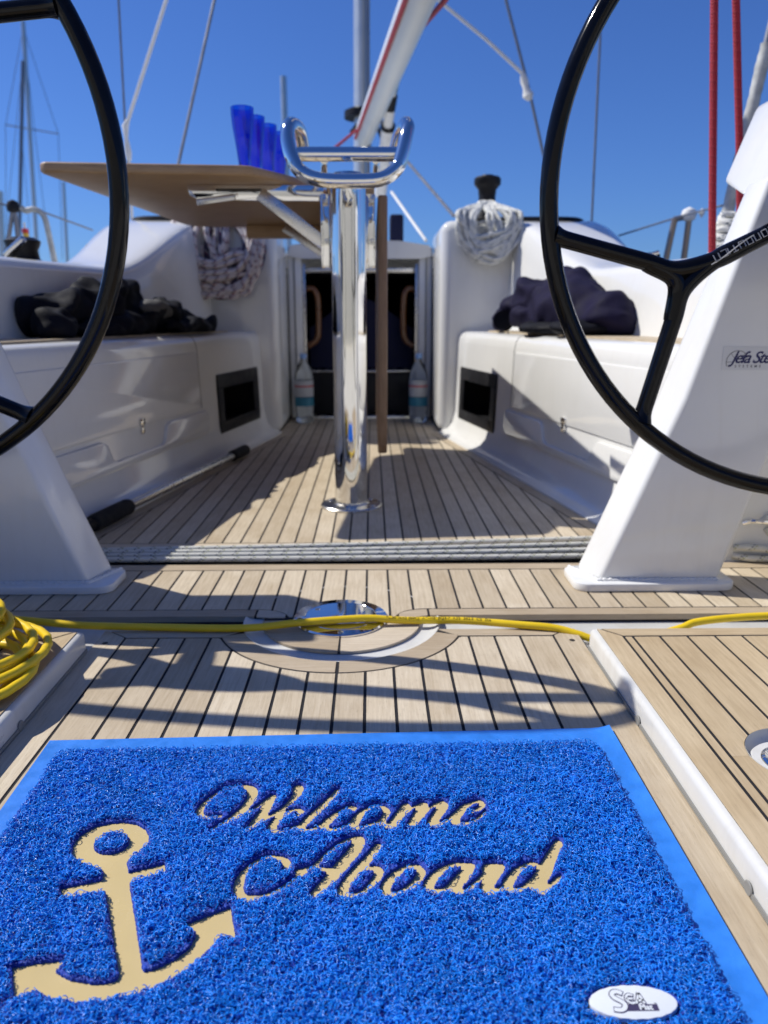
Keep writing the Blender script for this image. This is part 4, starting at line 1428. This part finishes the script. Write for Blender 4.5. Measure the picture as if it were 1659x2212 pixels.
leaf = [(-.735, 2.018), (-.262, 2.055), (-.240, 2.066), (-.148, 2.215), (-.084, 2.385), (-.0745, 2.43), (-.0745, 3.20), (-.56, 3.20), (-.63, 3.17), (-.655, 3.11), (-.752, 2.05), (-.750, 2.03)]
obj('raised_leaf', MB().prism(leaf, .8585, .8835), M['teak_table'], tb, bevel=.007, segs=3)
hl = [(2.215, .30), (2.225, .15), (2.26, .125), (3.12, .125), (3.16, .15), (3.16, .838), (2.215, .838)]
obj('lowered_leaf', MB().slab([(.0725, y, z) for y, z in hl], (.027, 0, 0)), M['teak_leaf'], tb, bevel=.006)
for x in (-.066, .0535):
    p = obj('hinge_plate', MB().box(x - .0125, x + .0125, 2.158, 2.163, .645, .832), M['steel'], tb, bevel=.002)
    for z in (.815, .715):
        obj('hinge_screw', MB().lathe([(.006, 0), (.005, .003), (.002, .0035), (0, .0025)], (x + .003, 2.158, z), 14, axis=(0, -1, 0)), M['brushed'], p)
# folding bracket under the raised leaf, and its brace
bk_ = [(-.430, .8565), (-.070, .8565), (-.070, .817), (-.215, .817), (-.222, .826), (-.229, .817), (-.405, .820), (-.423, .830)]
br = obj('leaf_bracket', MB().slab([(x, 2.180, z) for x, z in bk_], (0, .004, 0)), M['steel'], tb, bevel=.0012)
obj('bracket_slot', MB().slab([(x, 2.1792, z) for x, z in round_rect(-.355, -.232, .8395, .8475, .004)], (0, .0006, 0)), M['ink'], br, smooth=False)
for x, z in ((-.30, .831), (-.232, .842)):
    obj('bracket_rivet', MB().lathe([(.0045, 0), (.004, .002), (0, .0025)], (x, 2.180, z), 12, axis=(0, -1, 0)), M['steel'], br)
obj('bracket_catch', MB().obox((-.405, 2.172, .812), (-.305, 2.172, .826), .004, .016), M['brushed'], br, bevel=.001)
obj('leaf_brace', MB().obox((-.238, 2.170, .834), (-.060, 2.170, .700), .005, .034), M['brushed'], tb, bevel=.0015)
obj('leaf_brace', MB().obox((-.270, 3.06, .846), (-.075, 3.06, .72), .005, .034), M['brushed'], tb, bevel=.0015)
obj('leaf_batten', MB().box(-.42, -.10, 3.10, 3.16, .812, .8575), M['teak_table'], tb, bevel=.004)
# tubular hand rail at the aft end
up_ = [(655, 318, 2.10), (648, 284, 2.06), (636, 270, 2.01), (624, 272, 1.965), (621, 300, 1.945), (630, 338, 1.93), (650, 371, 1.92), (690, 388, 1.912), (760, 391, 1.91), (822, 387, 1.912), (856, 365, 1.92),
       (869, 332, 1.93), (877, 296, 1.945), (881, 274, 1.965), (876, 268, 2.01), (866, 284, 2.06), (856, 318, 2.10)]
obj('hand_rail', MB().tube(smooth_path([at(*q) for q in up_], 6), .0165, 18), M['steel'], tb)
obj('cross_rail', MB().tube([at(642, 333, 1.975), at(866, 333, 1.975)], .0165, 18), M['steel'], tb)
for px in (700, 812):
    obj('rail_bracket', MB().tube([at(px, 345, 1.98), at(px, 352, 2.10), at(px, 372, 2.19)], .010, 10), M['steel'], tb)
obj('rail_stay', MB().tube([at(745, 390, 1.915), at(752, 405, 2.0), at(757, 420, 2.09)], .014, 10), M['steel'], tb)

# blue glasses in a row
gp = [(.0125, 0), (.0140, .012), (.0165, .050), (.0225, .105), (.0278, .150), (.0300, .185), (.0305, .212), (.0290, .212), (.0284, .185), (.0262, .150), (.0208, .105), (.0148, .052), (.0110, .020), (0, .018)]
gl = ['blue drinking glass nearest the front of the row on the table', 'blue drinking glass second in the row on the table', 'blue drinking glass third in the row on the table', 'blue drinking glass farthest back, half behind the steel rail']
for k, lab in enumerate(gl):
    q_ = at((526, 551, 578, 603)[k], (232, 252, 270, 287)[k], 2.2 + .1 * k)
    c = (q_.x - .004, q_.y, .8838)
    g = obj('drinking_glass', MB().lathe([(r * .98, z * (q_.z - .8838) / .212) for r, z in gp], c, 11), M['glass_blue'], sharp=24)
    tag(g, lab, 'glass', 'row of blue glasses on the table')

# ================================================================== BOTTLES, BOAT HOOK
for x, y, lab in ((-.285, 3.90, 'clear plastic water bottle on the left of the companionway'), (.290, 3.90, 'clear plastic water bottle on the right of the companionway')):
    bt = thing('water_bottle', (x, y, 0), lab, 'bottle', 'water bottles flanking the companionway')
    pr = [(.002, .004), (.040, .001), (.047, .012), (.047, .04), (.045, .05), (.047, .06), (.047, .11), (.045, .118), (.047, .126), (.047, .222), (.043, .25), (.030, .285), (.016, .305), (.0145, .322)]
    obj('bottle', MB().lathe(pr, (x, y, 0), 28), M['pet'], bt)
    obj('bottle_cap', MB().lathe([(.0175, .318), (.0175, .338), (.015, .342), (0, .342)], (x, y, 0), 20), M['cap_blue'], bt)
    obj('bottle_label', MB().lathe([(.0476, .132), (.0476, .212)], (x, y, 0), 28, cap=False), M['label_white'], bt)
    a = text_mb('AQUA', .030, (0, 0, 0), (1, 0, 0), (0, 1, 0), .0001, bold=.001)
    mm = MB()
    for vx, vy, vz in a.v:
        an = (vx - .040) / .048
        mm.v.append((x + .0481 * math.sin(an), y - .0481 * math.cos(an), .168 + vy))
    mm.f = a.f
    mm2 = MB().lathe([(.0480, .180), (.0480, .188)], (x, y, 0), 28, cap=False)
    obj('label_band', mm2, M['label_red'], bt)
    obj('bottle_label', MB().lathe([(.0474, .085), (.0474, .128)], (x, y, 0), 28, cap=False), M['label_teal'], bt)

bh = thing('boat_hook', (-.55, 2.2, .02), 'steel boat hook with black grips lying beside the left bench', 'boat hook')
A_, B_ = Vector((-.672, 1.640, .026)), Vector((-.428, 2.930, .026))
dv = (B_ - A_).normalized()
ln = (B_ - A_).length
seg = lambda a, b: [A_ + dv * a, A_ + dv * b]
obj('shaft', MB().tube(seg(.38, ln - .15), .0125, 16), M['brushed'], bh)
obj('grip', MB().tube(seg(.20, .205) + seg(.215, .375) + seg(.385, .39), [.016, .021, .022, .022, .020, .014], 16), M['black_matt'], bh)
obj('grip', MB().tube(seg(ln - .155, ln - .15) + seg(ln - .145, ln - .01) + seg(ln - .004, ln), [.014, .019, .020, .020, .017, .012], 16), M['black_matt'], bh)
obj('hook_end', MB().tube(seg(0, .20), .0150, 14), M['black'], bh)


# ================================================================== JACKETS
def cloth(name, blobs, mat, parent, voxel=.016, fold=.016, seed=0, fscale=9.0, stretch=(1, 1, 1), floor=None):
    bm = bmesh.new()
    for (cx_, cy_, cz_), (ax, ay, az), rz, ry in blobs:
        mtx = Matrix.Translation((cx_, cy_, cz_)) @ Matrix.Rotation(rz, 4, 'Z') @ Matrix.Rotation(ry, 4, 'Y') @ Matrix.Diagonal((ax, ay, az, 1))
        bmesh.ops.create_icosphere(bm, subdivisions=3, radius=1, matrix=mtx)
    me = bpy.data.meshes.new(name)
    bm.to_mesh(me)
    bm.free()
    o = bpy.data.objects.new(name, me)
    COL.objects.link(o)
    md = o.modifiers.new('remesh', 'REMESH')
    md.mode = 'VOXEL'
    md.voxel_size = voxel
    md2 = o.modifiers.new('smooth', 'SMOOTH')
    md2.iterations = 6
    dg = bpy.context.evaluated_depsgraph_get()
    dg.update()
    m2 = bpy.data.meshes.new_from_object(o.evaluated_get(dg))
    bpy.data.objects.remove(o)
    bpy.data.meshes.remove(me)
    off = world_off(parent)
    nrm = [v.normal.copy() for v in m2.vertices]
    sv = Vector((seed * 3.1, seed * 1.7, seed * .9))
    for v, nn in zip(m2.vertices, nrm):
        p = Vector((v.co.x * stretch[0], v.co.y * stretch[1], v.co.z * stretch[2])) * fscale + sv
        w = noise.noise_vector(p * .6) * .9
        ps = Vector((p.x * 1.2, p.y * .6, p.z * 1.3)) * .62
        a = noise.noise(ps + w * .5)
        b = noise.noise(ps * 2.0 + w * .8 + Vector((5, 2, 9)))
        rid = max(0, 1 - abs(a) * 2.6)
        rid2 = max(0, 1 - abs(b) * 3.0)
        d = fold * (rid * 1.15 + rid2 * .55 + a * .5) - fold * .6
        q = v.co + nn * d
        if floor is not None and q.z < floor:
            q.z = floor + .0005
        v.co = q - off
    bm = bmesh.new()
    bm.from_mesh(m2)
    for _ in range(2):
        bmesh.ops.smooth_vert(bm, verts=bm.verts, factor=.5, use_axis_x=True, use_axis_y=True, use_axis_z=True)
    bm.to_mesh(m2)
    bm.free()
    m2.name = name
    m2.materials.clear()
    m2.materials.append(mat)
    m2.shade_smooth()
    o = bpy.data.objects.new(name, m2)
    COL.objects.link(o)
    o.parent = parent
    return o


SEAT = .4640
jk = thing('navy_jacket', (.72, 2.8, SEAT), 'crumpled navy jacket with white print on the sunlit bench', 'jacket')
cloth('jacket_body', [((.735, 2.72, .545), (.10, .26, .105), .15, 0), ((.79, 2.50, .52), (.09, .13, .085), .3, 0), ((.66, 3.00, .585), (.075, .15, .085), .1, .3), ((.745, 2.84, .61), (.065, .20, .075), .1, 0)],
      M['jacket'], jk, voxel=.011, fold=.024, seed=1, fscale=8.5, floor=SEAT)
cloth('sleeve', [((.615, 3.10, .55), (.045, .09, .055), .2, .5), ((.575, 3.14, .505), (.040, .06, .042), 0, .2), ((.64, 2.93, .515), (.06, .13, .045), .2, .4)], M['jacket'], jk, voxel=.010, fold=.015, seed=2, fscale=14, floor=SEAT)
obj('cuff_opening', MB().lathe([(0, .004), (.030, .0), (.036, .008), (.036, .020)], (.566, 3.075, .506), 20, axis=(-.25, -1, .05)), M['black_cloth'], jk)
cloth('hem', [((.72, 2.48, .485), (.11, .10, .025), 0, 0), ((.66, 2.72, .480), (.09, .16, .022), .15, 0)], M['black_cloth'], jk, voxel=.010, fold=.010, seed=3, fscale=14, floor=SEAT)
obj('print', MB().tube(smooth_path([(.640, 2.66, .560), (.648, 2.62, .572), (.662, 2.57, .583), (.680, 2.53, .588)], 4), .006, 6, flat=.4), M['print_white'], jk)

bj = thing('black_jacket', (-.72, 2.5, SEAT), 'crumpled black jackets heaped on the shaded bench', 'jacket')
cloth('jacket_body', [((-.835, 2.27, .520), (.075, .13, .068), -.15, 0), ((-.815, 2.46, .530), (.085, .15, .078), -.15, 0), ((-.785, 2.72, .560), (.050, .11, .095), 0, .25), ((-.72, 2.80, .52), (.075, .20, .055), -.15, 0), ((-.64, 3.08, .488), (.07, .20, .036), -.15, 0)],
      M['black_cloth'], bj, voxel=.011, fold=.034, seed=5, fscale=11.0, floor=SEAT)
cloth('sleeve', [((-.73, 2.46, .490), (.05, .26, .032), -.15, 0), ((-.61, 2.90, .482), (.045, .20, .028), -.15, 0), ((-.80, 2.15, .495), (.05, .07, .040), 0, 0)], M['black_cloth'], bj, voxel=.010, fold=.022, seed=6, fscale=14, floor=SEAT)
cloth('lining', [((-.685, 2.76, .545), (.042, .10, .030), -.2, .5)], M['grey_cloth'], bj, voxel=.009, fold=.013, seed=8, fscale=14, floor=SEAT)
cloth('hood', [((-.665, 3.00, .515), (.050, .12, .032), -.1, .2)], M['black_cloth'], bj, voxel=.009, fold=.014, seed=9, fscale=14, floor=SEAT)

# ================================================================== WINCHES AND ROPE HANKS
def winch(c, name='halyard_winch', parent=None, sc=1.0):
    pr = [(.062, 0), (.066, .006), (.066, .020), (.056, .028), (.052, .045), (.040, .07), (.0375, .11), (.041, .145), (.054, .160), (.060, .168), (.060, .190), (.052, .198), (.030, .200), (.026, .206), (0, .206)]
    return MB().lathe([(r * sc, z * sc) for r, z in pr], c, 32)


for s, lab in ((-1, 'black winch above the hanging red flecked rope hank'), (1, 'black winch with white rope hanging round it on the cabin shoulder')):
    w = thing('cabin_winch', (s * .578, 3.70, .928), lab, 'winch', 'winches on the cabin shoulders')
    obj('winch_drum', winch((s * .578, 3.70, .928)), M['black'], w)
    obj('winch_socket', MB().lathe([(.014, .2065), (.012, .204), (0, .204)], (s * .578, 3.70, .928), 8), M['brushed'], w)


def hank(name, c, wdt, top, bot, yb, n, mat, mat2, r, lab, wraps, seed):
    rnd = random.Random(seed)
    t = thing(name, (c, yb, bot), lab, 'rope')
    a_, b_ = MB(), MB()
    for i in range(n):
        w = wdt * (.35 + .65 * rnd.random()) / 2
        cx_ = c + (rnd.random() - .5) * (wdt - 2 * w) * .9
        bt = bot + (top - bot) * (.0 + .28 * rnd.random() ** 1.4)
        y = yb - .010 - .045 * rnd.random()
        j = lambda k: (rnd.random() - .5) * k
        pts = [(c + j(.05), yb + .10, top + j(.02)), (cx_ - w * .6 + j(.02), yb + .02, top - .03), (cx_ - w, y, (top + bt) / 2 + .03 + j(.04)), (cx_ - w * .75 + j(.02), y, bt + .07), (cx_ + j(.05), y - .006, bt),
               (cx_ + w * .75 + j(.02), y, bt + .07 + j(.02)), (cx_ + w, y, (top + bt) / 2 + .03 + j(.04)), (cx_ + w * .55 + j(.02), yb + .02, top - .03)]
        (a_ if rnd.random() < .62 or mat2 is None else b_).tube(smooth_path(pts, 6, closed=True), r, 8, closed=True)
    for i in range(wraps):
        z = bot + (top - bot) * (.30 + .06 * i) + rnd.uniform(-.01, .01)
        w = wdt * .43
        y = yb - .055
        pts = [(c - w, yb - .01, z + rnd.uniform(-.03, .05)), (c - w * .5, y, z - .02 + rnd.uniform(-.02, .02)), (c, y - .012, z - .03), (c + w * .5, y, z - .01 + rnd.uniform(-.02, .02)), (c + w, yb - .01, z + rnd.uniform(-.02, .05)), (c, yb + .0, z + .03)]
        a_.tube(smooth_path(pts, 6, closed=True), r, 8, closed=True)
    obj('rope_loops', a_, mat, t)
    if b_.v:
        obj('dark_loops', b_, mat2, t)
    return t


hank('rope_hank', -.615, .42, .97, .600, 3.50, 26, M['hank_rope'], M['hank_rope_dark'], .0125, 'hank of white rope with black and red flecks hanging below the table leaf', 4, 11)
hank('rope_hank', .560, .28, 1.0, .742, 3.51, 26, M['white_hank'], None, .0088, 'tangled hank of plain white rope hanging from the winch', 5, 23)

# winch on the left coaming and a small black clutch on the right one
w = thing('coaming_winch', (-1.02, 2.52, .668), 'black winch with steel handle on the left coaming', 'winch')
obj('winch_drum', MB().lathe([(.058, 0), (.058, .02), (.046, .03), (.042, .055), (.05, .07), (.053, .082), (.035, .092), (0, .094)], (-1.02, 2.52, .664), 28), M['black'], w)
obj('winch_handle', MB().obox((-1.055, 2.47, .700), (-.985, 2.45, .748), .02, .018), M['brushed'], w, bevel=.004)
w = thing('coaming_clutch', (.86, 2.22, .668), 'small black clutch on the right coaming above the wheel spoke', 'clutch')
p0 = at(1404, 556, 2.25)
obj('clutch_body', MB().box(p0.x - .022, p0.x + .022, 2.22, 2.29, .655, p0.z + .012), M['black_gloss'], w, bevel=.011, segs=3)
obj('clutch_lever', MB().obox((p0.x - .012, 2.216, p0.z + .004), (p0.x + .012, 2.216, p0.z + .012), .008, .01), M['brushed'], w, bevel=.002)

# ================================================================== RUNNING AND STANDING RIGGING
def line(name, pts, r, mat, lab, cat, group=None, n=8, parent=None):
    o = obj(name, MB().tube([at(*p) if len(p) == 3 and not isinstance(p, Vector) else p for p in pts], r, n), mat, parent)
    if lab:
        tag(o, lab, cat, group)
    return o


p0, p1 = at(1538, 575, 1.95), at(1543, 0, 1.95)
line('red_rope', [p0 + (p0 - p1) * .0, p1 + (p1 - p0) * 1.2], .0088, M['red_rope'], 'red braided rope hanging clear against the sky at right', 'rope', 'red ropes at the right', 12)
p0, p1 = at(1600, 560, 2.05), at(1590, 0, 2.0)
pm = at(1597, 300, 2.03)
line('red_rope', [p0, pm, p1, p1 + (p1 - pm) * 1.2], .0088, M['red_rope'], 'red braided rope passing behind the white instrument pod', 'rope', 'red ropes at the right', 12)
bs = thing('backstay', at(1545, 570, 2.4), 'grey backstay wrapped in white tape behind the right pedestal', 'stay')
pb, pt_ = at(1548, 560, 2.4), at(1657, 95, 2.4)
pp = [pb.lerp(pt_, t / 40) for t in range(41)]
ext = pt_ + (pt_ - pb) * 1.5
obj('tape_wrap', MB().tube(pp, [.0175 + .003 * noise.noise(Vector((i * .6, 0, 0))) for i in range(41)], 12), M['tape'], bs)
obj('stay_wire', MB().tube([pt_, ext], .012, 8), M['wire'], bs)
cr_ = thing('coiled_line', at(1560, 520, 2.2), 'knotted white line stacked against the taped backstay', 'rope')
rn = random.Random(4)
for k in range(7):
    c = at(1580 - 5.5 * k, 470 + 17 * k, 2.25)
    lp = [c + Vector((.022 * math.cos(a) * (1 + .3 * rn.random()), .018 * math.sin(a), .012 * math.sin(a + .5) + rn.uniform(-.006, .006))) for a in [i * .785 for i in range(8)]]
    obj('line_turn', MB().tube(smooth_path(lp, 4, closed=True), .0105, 8, closed=True), M['white_hank'], cr_)

# mast, boom, vang: one rig of this boat
mt_ = thing('mast', (-.01, 6.5, .93), 'silver mast standing on the cabin roof behind the table', 'mast')
pa, pb = at(783, 700, 6.5), at(785, -200, 6.5)
ring = lambda p: [p + Vector((.062 * math.cos(a) - .012, .10 * math.sin(a), 0)) for a in [i * .3927 for i in range(16)]]
pa.z = .90
obj('mast_tube', MB().loft([ring(pa), ring(at(785, 300, 6.5)), ring(pb), ring(pb + (pb - pa) * 1.4)]), M['alloy'], mt_)
obj('mast_track', MB().box(pa.x + .045, pa.x + .066, 6.36, 6.40, .92, 5.2), M['wire'], mt_)
obj('mast_collar', MB().lathe([(.13, 0), (.13, .05), (.09, .07)], (pa.x, 6.5, 2.0), 20), M['black'], mt_)
bm_ = thing('boom', at(783, 285, 6.42), 'white boom reaching overhead from the mast', 'boom')
b0, b1 = at(788, 288, 6.38), at(902, 0, 3.79)
b2 = b1 + (b1 - b0) * .55
d = (b2 - b0).normalized()
sd_ = d.cross(Vector((0, 0, 1))).normalized()
u_ = sd_.cross(d)
rg = lambda p: [p + sd_ * (.073 * math.cos(a)) + u_ * (.098 * math.sin(a)) for a in [i * .3927 for i in range(16)]]
obj('boom_tube', MB().loft([rg(b0), rg(b1), rg(b2)]), M['boom'], bm_)
obj('gooseneck', MB().obox(b0 + Vector((0, .10, -.02)), b0, .10, .12), M['black'], bm_, bevel=.01)
o = obj('reef_line', MB().tube([b0 + sd_ * .071 - u_ * .035, b1 + sd_ * .071 - u_ * .045, b2 + sd_ * .071 - u_ * .045], .012, 8), M['red_line'], bm_)
obj('reef_line', MB().tube([at(842, 130, 5.0) - u_ * .03, at(885, 65, 4.35) - u_ * .05, at(962, 0, 3.75), at(1010, -70, 3.3)], .012, 8), M['red_line'], bm_)
vg = thing('vang', at(826, 330, 6.2), 'white rod kicker slanting from boom to mast foot', 'vang')
v0, v1 = at(822, 420, 6.1), at(851, 190, 5.4)
obj('vang_tube', MB().tube([v0, at(838, 275, 5.66)], .044, 14), M['white_line'], vg)
obj('vang_rod', MB().tube([at(838, 270, 5.65), at(843, 235, 5.54)], .034, 14), M['white_line'], vg)
obj('vang_collar', MB().tube([at(837.6, 276, 5.67), at(838.6, 270, 5.65)], .050, 14), M['black'], vg)
obj('vang_fitting', MB().tube([at(843, 236, 5.54), at(848, 205, 5.46)], .034, 10), M['black'], vg)
obj('vang_shackle', MB().tube([at(848, 205, 5.46), at(856, 165, 5.3), at(862, 140, 5.2)], .028, 10), M['brushed'], vg)

mo = thing('main_sheet', at(850, 420, 5.0), 'white mainsheet and dark control line slanting down right of the table', 'rope')
obj('sheet_line', MB().tube([at(846, 415, 4.4), at(920, 520, 3.9)], .0075, 8), M['white_line'], mo)
obj('control_line', MB().tube([at(872, 340, 4.9), at(980, 466, 3.9)], .0085, 8), M['wire'], mo)
rl_ = thing('lazy_lines', at(745, 300, 6.2), 'red control lines fanning from the boom end fitting', 'rope')
obj('red_tail', MB().tube([at(790, 270, 6.3), at(765, 285, 6.2), at(720, 322, 5.8)], .011, 8), M['red_line'], rl_)
obj('red_tail', MB().tube([at(835, 285, 6.1), at(858, 322, 5.7)], .009, 8), M['red_line'], rl_)
obj('black_tail', MB().tube([at(770, 270, 6.3), at(758, 285, 6.25)], .012, 8), M['black'], rl_)
obj('black_tail', MB().tube([at(812, 265, 6.3), at(822, 290, 6.2), at(830, 320, 6.1)], .014, 8), M['black'], rl_)

bx = thing('deck_bag', at(857, 515, 5.0), 'navy canvas bag on the cabin roof right of the table', 'bag')
q0, q1 = at(842, 520, 5.0), at(872, 462, 5.0)
obj('bag_body', MB().box(q0.x, q1.x, 5.0, 5.15, .90, q1.z), M['navy'], bx, bevel=.015)


def stay(lab, pts, r, mat, ext=.6):
    P = [at(*p) for p in pts]
    P = [P[0] + (P[0] - P[1]) * ext] + P
    o = obj('rigging_wire', MB().tube(P, r, 8), mat)
    tag(o, lab, 'rigging wire', 'rigging wires crossing the sky')
    return o


stay('thin grey shroud left of the thick white line', [(256, 0, 4.5), (269.5, 258, 4.5), (284, 480, 4.4)], .0058, M['wire'])
o = stay('thick white line running down to a fitting above the table', [(359, 0, 4.2), (318, 130, 4.2), (276, 262, 4.2)], .0092, M['white_line'])
obj('line_fitting', MB().tube([at(276, 260, 4.2), at(271, 272, 4.2), at(273, 300, 4.2), at(277, 330, 4.2), at(279, 346, 4.2)], [.010, .017, .010, .018, .012], 10), M['white_line'], o)
obj('line_tail', MB().tube([at(279, 346, 4.2), at(286, 480, 4.2)], .007, 8), M['white_line'], o)
stay('grey stay slanting down to the middle of the table leaf', [(463, 0, 5.2), (385, 356, 5.0), (358, 480, 4.9)], .0098, M['wire'])
stay('dark shroud right of the boom passing behind the wheel', [(1093, 0, 4.8), (1142, 190, 4.8), (1173, 330, 4.8), (1200, 478, 4.8)], .0085, M['wire'])
o = stay('faint white line crossing from the boom to a white block', [(966, 16, 4.4), (1050, 85, 4.4), (1130, 160, 4.4)], .0095, M['white_line'])
obj('line_block', MB().tube([at(1129, 158, 4.4), at(1133, 175, 4.4), at(1136, 190, 4.4), at(1141, 206, 4.4), at(1145, 216, 4.4)], [.012, .022, .016, .030, .014], 10), M['white_line'], o)
stay('thin dark wire inside the right steering wheel', [(1300, 40, 4.2), (1297, 70, 4.2), (1278, 482, 4.2)], .006, M['wire'], .3)

gd = thing('guard_rail', at(1450, 562, 3.2), 'pair of bronze coloured stanchions with a lifeline at right', 'guard rail')
for a, b in (((1457.6, 473), (1430, 600)), ((1489, 469), (1472, 600))):
    obj('stanchion', MB().tube([at(*b, 3.2), at(*a, 3.2)], .0125, 10), plain('bronze_tinted_steel', (.30, .24, .19), .35, metal=.7) if 'bronze_tinted_steel' not in bpy.data.materials else bpy.data.materials['bronze_tinted_steel'], gd)
obj('top_rail', MB().tube([at(1456, 474, 3.2), at(1490, 466, 3.2)], .011, 10), M['wire'], gd)
obj('rail_joint', MB().lathe([(0, -.03), (.024, -.018), (.03, 0), (.024, .018), (0, .03)], at(1488, 464, 3.2), 14), M['white_line'], gd)
obj('rail_joint', MB().lathe([(0, -.02), (.013, 0), (0, .02)], at(1516, 460, 3.2), 12), M['white_line'], gd)
obj('lifeline', MB().tube([at(1337, 509, 3.6), at(1474, 466, 3.2), at(1560, 444, 2.8)], .004, 6), M['wire'], gd)

pf = thing('pushpit_rail', at(85, 560, 3.6), 'pale steel pushpit rail with dark stanchions beyond the left coaming', 'guard rail')
obj('rail_tube', MB().tube(smooth_path([at(46, 449, 3.6), at(56, 455, 3.6), at(72, 452, 3.6), at(87, 458, 3.6), at(97, 472, 3.6), at(104, 500, 3.6), at(117, 560, 3.6), at(128, 610, 3.6)], 5), .0125, 12), M['tape'], pf)
for a, b in (((28, 446), (6, 610)), ((31, 453), (50, 610))):
    obj('stanchion', MB().tube([at(*b, 3.6), at(*a, 3.6)], .010, 8), M['wire'], pf)
obj('stanchion_head', MB().lathe([(0, -.03), (.025, -.02), (.028, .0), (.02, .02), (0, .03)], at(28, 446, 3.6), 12), M['black'], pf)
obj('lifeline', MB().tube([at(-20, 436, 3.6), at(30, 446, 3.6), at(96, 459, 3.6), at(200, 497, 3.9)], .004, 6), M['wire'], pf)
fb = thing('danbuoy', at(57, 520, 3.8), 'red and yellow danbuoy float strapped on the pushpit', 'buoy')
for nm, a, b, m_n, r in (('float_top', (54, 494), (55, 504), 'orange_float', .014), ('float_band', (55, 504), (57, 513), 'yellow_float', .013), ('float_body', (57, 520), (60.5, 542), 'pink_float', .016), ('float_tip', (60, 534), (61, 546), 'orange_float', .017)):
    obj(nm, MB().tube([at(*a, 3.8), at(*b, 3.8)], r, 12), M[m_n], fb)
obj('float_pole', MB().tube([at(52, 480, 3.8), at(66, 600, 3.8)], .005, 8), M['white_line'], fb)


# ================================================================== MOORED BOATS BEYOND
def yacht(lab, top, base, Y, r, mat, spread=None, stays=()):
    a, b = at(*base, Y), at(*top, Y)
    d = (b - a)
    foot = a + d * ((.9 - a.z) / d.z)
    t = thing('moored_yacht', (foot.x, Y, -1.15), lab, 'yacht', 'moored yachts beyond the cockpit')
    hb = MB()
    secs = []
    for k, (yy, w, sh) in enumerate(((-5.2, .9, .15), (-3.5, 1.5, .1), (0, 1.8, .0), (3, 1.3, .1), (5.2, .08, .3))):
        secs.append([(foot.x + sx * w, Y + yy, z) for sx, z in ((-1, .15 + sh), (-.9, -.8), (-.3, -1.4), (.3, -1.4), (.9, -.8), (1, .15 + sh))])
    hb.loft(secs)
    obj('hull', hb, M['hull_white'], t, bevel=.03)
    obj('coachroof', MB().box(foot.x - .9, foot.x + .9, Y - 1.5, Y + 2.5, .1, .55), M['hull_white'], t, bevel=.15, segs=3)
    obj('mast', MB().tube([Vector((foot.x, Y, .4)), foot, b], r, 10), mat, t)
    if spread:
        obj('spreader', MB().tube([at(*spread[0], Y), at(*spread[1], Y)], r * .28, 6), M['wire'], t)
    for p in stays:
        obj('stay', MB().tube([at(*q, Y) for q in p], r * .14, 5), M['wire'], t)
    return t


yacht('distant yacht with the tall silver mast topped inside the left wheel', (49.6, 46), (74, 446), 30, .075, M['alloy'], ((11.6, 269.5), (125.7, 289)),
      ((((50, 60), (12, 269), (13, 560))), ((50, 60), (126, 289), (135, 560)), ((52, 90), (96, 460), (110, 560))))
yacht('distant yacht with the dark thin mast at far left', (49.6, 132), (43, 446), 26, .058, M['wire'], None, (((48, 140), (20, 420), (8, 560)), ((47, 300), (60, 440), (66, 560))))
yacht('distant yacht with pale mast under the table corner', (137, 393), (145, 555), 42, .08, M['alloy'])
yacht('distant yacht with short pale mast at the left frame edge', (0, 413), (5, 555), 36, .12, M['alloy'])
yacht('distant yacht whose pale mast tip shows above the blue glasses', (612, 165), (618, 355), 30, .11, M['alloy'])
